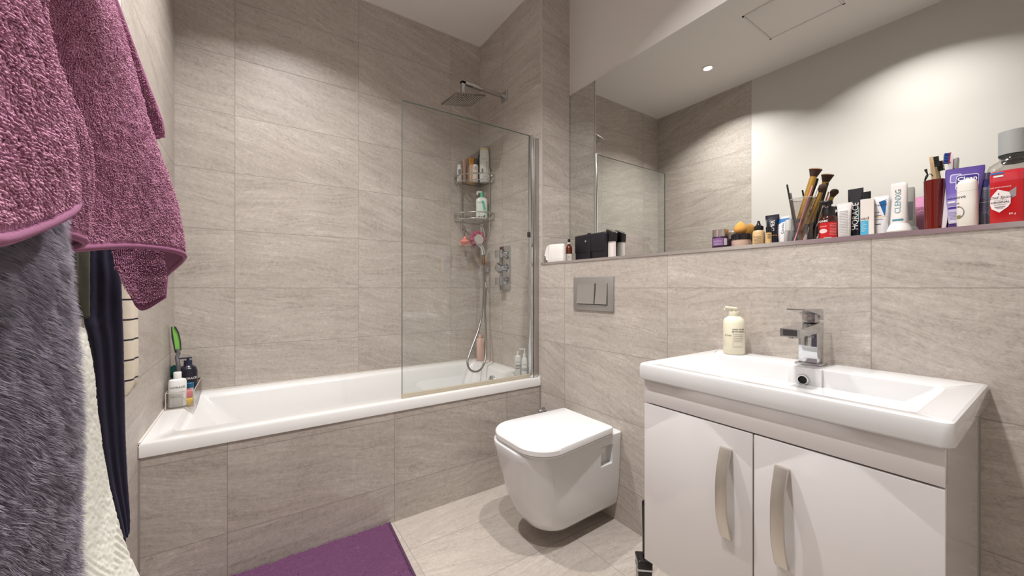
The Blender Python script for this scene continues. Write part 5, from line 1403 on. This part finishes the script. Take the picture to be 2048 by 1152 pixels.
# woven band: diagonal ribs near the bottom
nvw, nuw = G.shape[:2]
U, Vv = np.meshgrid(us, vs)
zz = G[:, :, 2]; band = (zz > .640) & (zz < .735)
ribs = .0016 * np.sign(np.sin((U + .6 * zz) * 2 * PI / .011)) * .5 + .0004
V2 = V.copy(); fr_ = V[:nvw * nuw].reshape(nvw, nuw, 3)
tri = band & (np.abs(((U * 1.0 + .02) % .12) - .06) * 1.55 > (zz - .640))
new = G + n * np.where(tri, ribs, .0)[:, :, None]
fr2 = np.where(tri[:, :, None], new, fr_); V2[:nvw * nuw] = fr2.reshape(-1, 3)
np_mesh('cloth', V2, F, cloth_mat('white_terry', (222, 220, 210), (196, 194, 184), fuzz=.2), t)

# --- navy garment
ns = [(178, 330), (172, 490), (172, 560), (172, 640), (186, 700), (200, 850), (216, 960), (236, 1040), (247, 1085)]
ne = [(232, 330), (236, 490), (243, 560), (246, 640), (248, 700), (251, 850), (255, 950), (260, 1040), (259, 1082)]
rows_n = []
rows_n.append([(-.292, .90, 1.585), (-.285, .90, 1.59), (-.280, .91, 1.60), (-.272, .925, 1.60), (-.268, .94, 1.60), (-.266, .95, 1.60), (-.268, .96, 1.59), (-.272, .965, 1.59), (-.280, .97, 1.585), (-.295, .975, 1.58)])
for i, (a, b) in enumerate(zip(ns, ne)):
    A = wedge(a[0], a[1], .76); B = wedge(b[0], b[1], .79)
    z = A[2] if i < 8 else A[2]
    ts = [0, .16, .33, .5, .66, .84, 1.0]; dp = [0, .005, -.004, .005, -.0035, .003, -.002]
    r_ = [(A[0] - .012, A[1] + .035, z)]
    for f, d_ in zip(ts, dp):
        r_.append((A[0] + (B[0] - A[0]) * f + d_ * .75, A[1] + (B[1] - A[1]) * f - d_ * .65, z))
    r_.append((B[0] - .012, B[1] + .03, z)); r_.append((B[0] - .06, B[1] + .045, z))
    rows_n.append(r_)
t = thing('navy_trousers', 'dark navy cotton garment hanging between white towel and striped top', 'clothing', (0, 0, 0))
V, F, G, n, us, vs = cloth_sheet(rows_n, .004, .006, .0005, 300, 31, hem=.0, side=-1, thick=.004)
np_mesh('cloth', V, F, cloth_mat('navy_jersey', (50, 46, 68), (36, 33, 52), scale=500, fuzz=.3), t)

# --- dark olive sheet, added to darken the gap between throw and navy garment
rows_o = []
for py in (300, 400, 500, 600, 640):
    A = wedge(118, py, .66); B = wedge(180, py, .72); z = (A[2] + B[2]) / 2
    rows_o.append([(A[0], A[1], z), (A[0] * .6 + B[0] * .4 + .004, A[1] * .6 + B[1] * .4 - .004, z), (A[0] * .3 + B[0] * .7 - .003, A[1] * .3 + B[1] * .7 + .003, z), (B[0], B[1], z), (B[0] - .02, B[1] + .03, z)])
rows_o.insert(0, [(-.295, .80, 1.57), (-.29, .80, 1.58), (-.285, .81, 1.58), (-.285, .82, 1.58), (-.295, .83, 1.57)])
t = thing('olive_gap_sheet', 'dark olive sheet added to darken the gap between the grey throw and the navy garment', 'clothing', (0, 0, 0))
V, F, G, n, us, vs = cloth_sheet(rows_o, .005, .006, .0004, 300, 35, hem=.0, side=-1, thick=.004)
np_mesh('cloth', V, F, cloth_mat('olive_gap_shade', (74, 70, 58), (56, 53, 44), scale=500, fuzz=.1), t)

# --- striped top
ss = [(234, 480), (236, 560), (240, 640), (244, 720), (245, 765), (246, 782), (246, 792)]
se = [(272, 480), (273, 560), (274, 640), (275, 720), (274, 760), (269, 779), (258, 789)]
rows_s = []
rows_s.append([(-.300, .96, 1.57), (-.29, .965, 1.58), (-.275, .975, 1.58), (-.27, .985, 1.58), (-.28, .995, 1.57), (-.30, 1.0, 1.56)])
for a, b in zip(ss, se):
    A = wedge(a[0], a[1], .86); B = wedge(b[0], b[1], .90); z = A[2] if a[1] < 770 else (A[2] + B[2]) / 2
    rows_s.append([(A[0] - .03, A[1] + .02, z), (A[0], A[1], z), ((A[0] + B[0]) / 2 + .006, (A[1] + B[1]) / 2 - .006, z), (B[0] - .004, B[1] - .004, z), (B[0] - .004, B[1] + .02, z), (B[0] - .05, B[1] + .03, z)])
t = thing('striped_top', 'cream top with thin black stripes hanging at the right of the navy garment', 'clothing', (0, 0, 0))
V, F, G, n, us, vs = cloth_sheet(rows_s, .004, .004, .0004, 300, 41, hem=.0, side=-1, thick=.004)
k = NT('striped_jersey'); tc = k.node('ShaderNodeTexCoord'); sp = k.node('ShaderNodeSeparateXYZ'); k.link(tc.outputs['Object'], sp.inputs[0])
fz = k.math('FRACT', k.math('DIVIDE', k.math('ADD', sp.outputs[2], .0165), .046)); st = k.math('LESS_THAN', fz, .085)
k.link(k.mix(st, lin((206, 194, 176)), lin((36, 30, 38))), k.bsdf.inputs['Base Color']); k.bsdf.inputs['Roughness'].default_value = .9
np_mesh('cloth', V, F, k.m, t)

# --- what they hang from
t = thing('hook_rack', 'dark rail with hooks on the left wall, hidden behind the purple towel', 'coat rack', (XL, .6, 1.60))
m = MB(); m.box2((.0004, -.40, -.02), (.016, .40, .02), .003); m.build('board', pm('dark_metal', (52, 50, 50), .35, metal=.7), t)
for y in (-.30, -.06, .16, .34):
    m = MB(); m.tube(spline([(.014, y, -.008), (.035, y, -.016), (.048, y, -.004), (.050, y, .016)], 6), .004, 8); m.build('hook', pm('dark_metal'), t)
pr_ = wedge(150, 640, .60)
t = thing('towel_rail', 'dark towel rail on the left wall under the white towel', 'towel rail', (XL, 0, pr_[2] - .014))
m = MB(); m.box2((.056, .35, -.009), (.072, .88, .009), .002); m.build('bar', pm('dark_metal'), t)
for y in (.37, .86):
    m = MB(); m.cyl((.0004, y, 0), (.06, y, 0), .007); m.lathe([(.018, 0), (.018, .004), (.0001, .005)], 20, M=Matrix.Translation((.0004, y, 0)) @ Matrix.Rotation(R(90), 4, 'Y')); m.build('bracket', pm('dark_metal'), t)

# ================================================================== bath mat
c0 = P(780, 1047, Z=0.0); 
mx0, mx1, my0, my1 = -.285, .512, 1.235, YT - .003
du = .0028
xs = np.arange(mx0, mx1, du); ys = np.arange(my0, my1, du)
X_, Y_ = np.meshgrid(xs, ys)
# soft finger pile in rows
rowh = .0075
ph = (Y_ / rowh) % 1; jit = vnoise(X_ * 3, np.floor(Y_ / rowh) * 1.0, 51)
tuft = vnoise(X_ * 150 + 40 * jit, np.floor(Y_ / rowh) * 7.3, 52)
hgt = .008 + .009 * np.sin(ph * PI) ** .8 * (.45 + .75 * tuft) + .004 * vnoise(X_ * 12, Y_ * 12, 53)
ex = np.minimum(np.minimum(X_ - mx0, mx1 - du - X_), np.minimum(Y_ - my0, my1 - du - Y_)); hgt = np.where(ex < .004, .006, hgt * np.clip(ex / .012, .4, 1))
skew = (Y_ - my1) * .045
sh = .002 * (vnoise(X_ * 160, Y_ * 160, 54) - .5)
T_ = np.stack([X_ + skew + sh, Y_ + .002 * (vnoise(X_ * 140, Y_ * 140, 55) - .5), hgt], 2); Bm = np.stack([X_ + skew, Y_, np.full_like(X_, .0006)], 2)
nv, nu = X_.shape; N = nv * nu
loop = np.concatenate([np.arange(nu), np.arange(1, nv) * nu + nu - 1, (nv - 1) * nu + np.arange(nu - 2, -1, -1), np.arange(nv - 2, 0, -1) * nu]); l2 = np.roll(loop, -1)
o = np_mesh('bath_mat', np.concatenate([T_.reshape(-1, 3), Bm.reshape(-1, 3)]), np.concatenate([quads(nv, nu), quads(nv, nu, N)[:, ::-1], np.stack([l2, loop, loop + N, l2 + N], 1)]), cloth_mat('purple_chenille', (104, 62, 96), (74, 40, 70), scale=300), None)
rg = np.random.RandomState(5); cnt = 30000
tx = mx0 + .004 + (mx1 - mx0 - .016) * rg.rand(cnt); ty = my0 + .004 + (my1 - my0 - .010) * rg.rand(cnt)
tufts('pile', np.stack([tx + (ty - my1) * .045, ty, np.full(cnt, .0075)], 1), np.tile(np.array([[0, 0, 1.]]), (cnt, 1)), .0026, .0090, cloth_mat('purple_chenille_yarn', (136, 86, 122), (80, 46, 78), scale=70), o, 5, droop=0, wild=2.2)
m = MB(); m.tube([(mx1 - .001 + (yy - my1) * .045, yy, .0062) for yy in (my0 + .003, (my0 + my1) / 2, my1 - .003)], .0055, 10); m.build('hem', cloth_mat('plum_binding', (86, 52, 82), (66, 38, 62), scale=400), o)
tag(o, 'purple chenille bath mat on the floor along the tiled bath front', 'bath mat')

# ================================================================== render look
S.view_settings.view_transform = 'Standard'
S.view_settings.look = 'None'
S.view_settings.gamma = 1
S.view_settings.exposure = 0.13
w = bpy.data.worlds.new('world'); S.world = w; w.use_nodes = True
w.node_tree.nodes['Background'].inputs[0].default_value = (.02, .02, .02, 1)
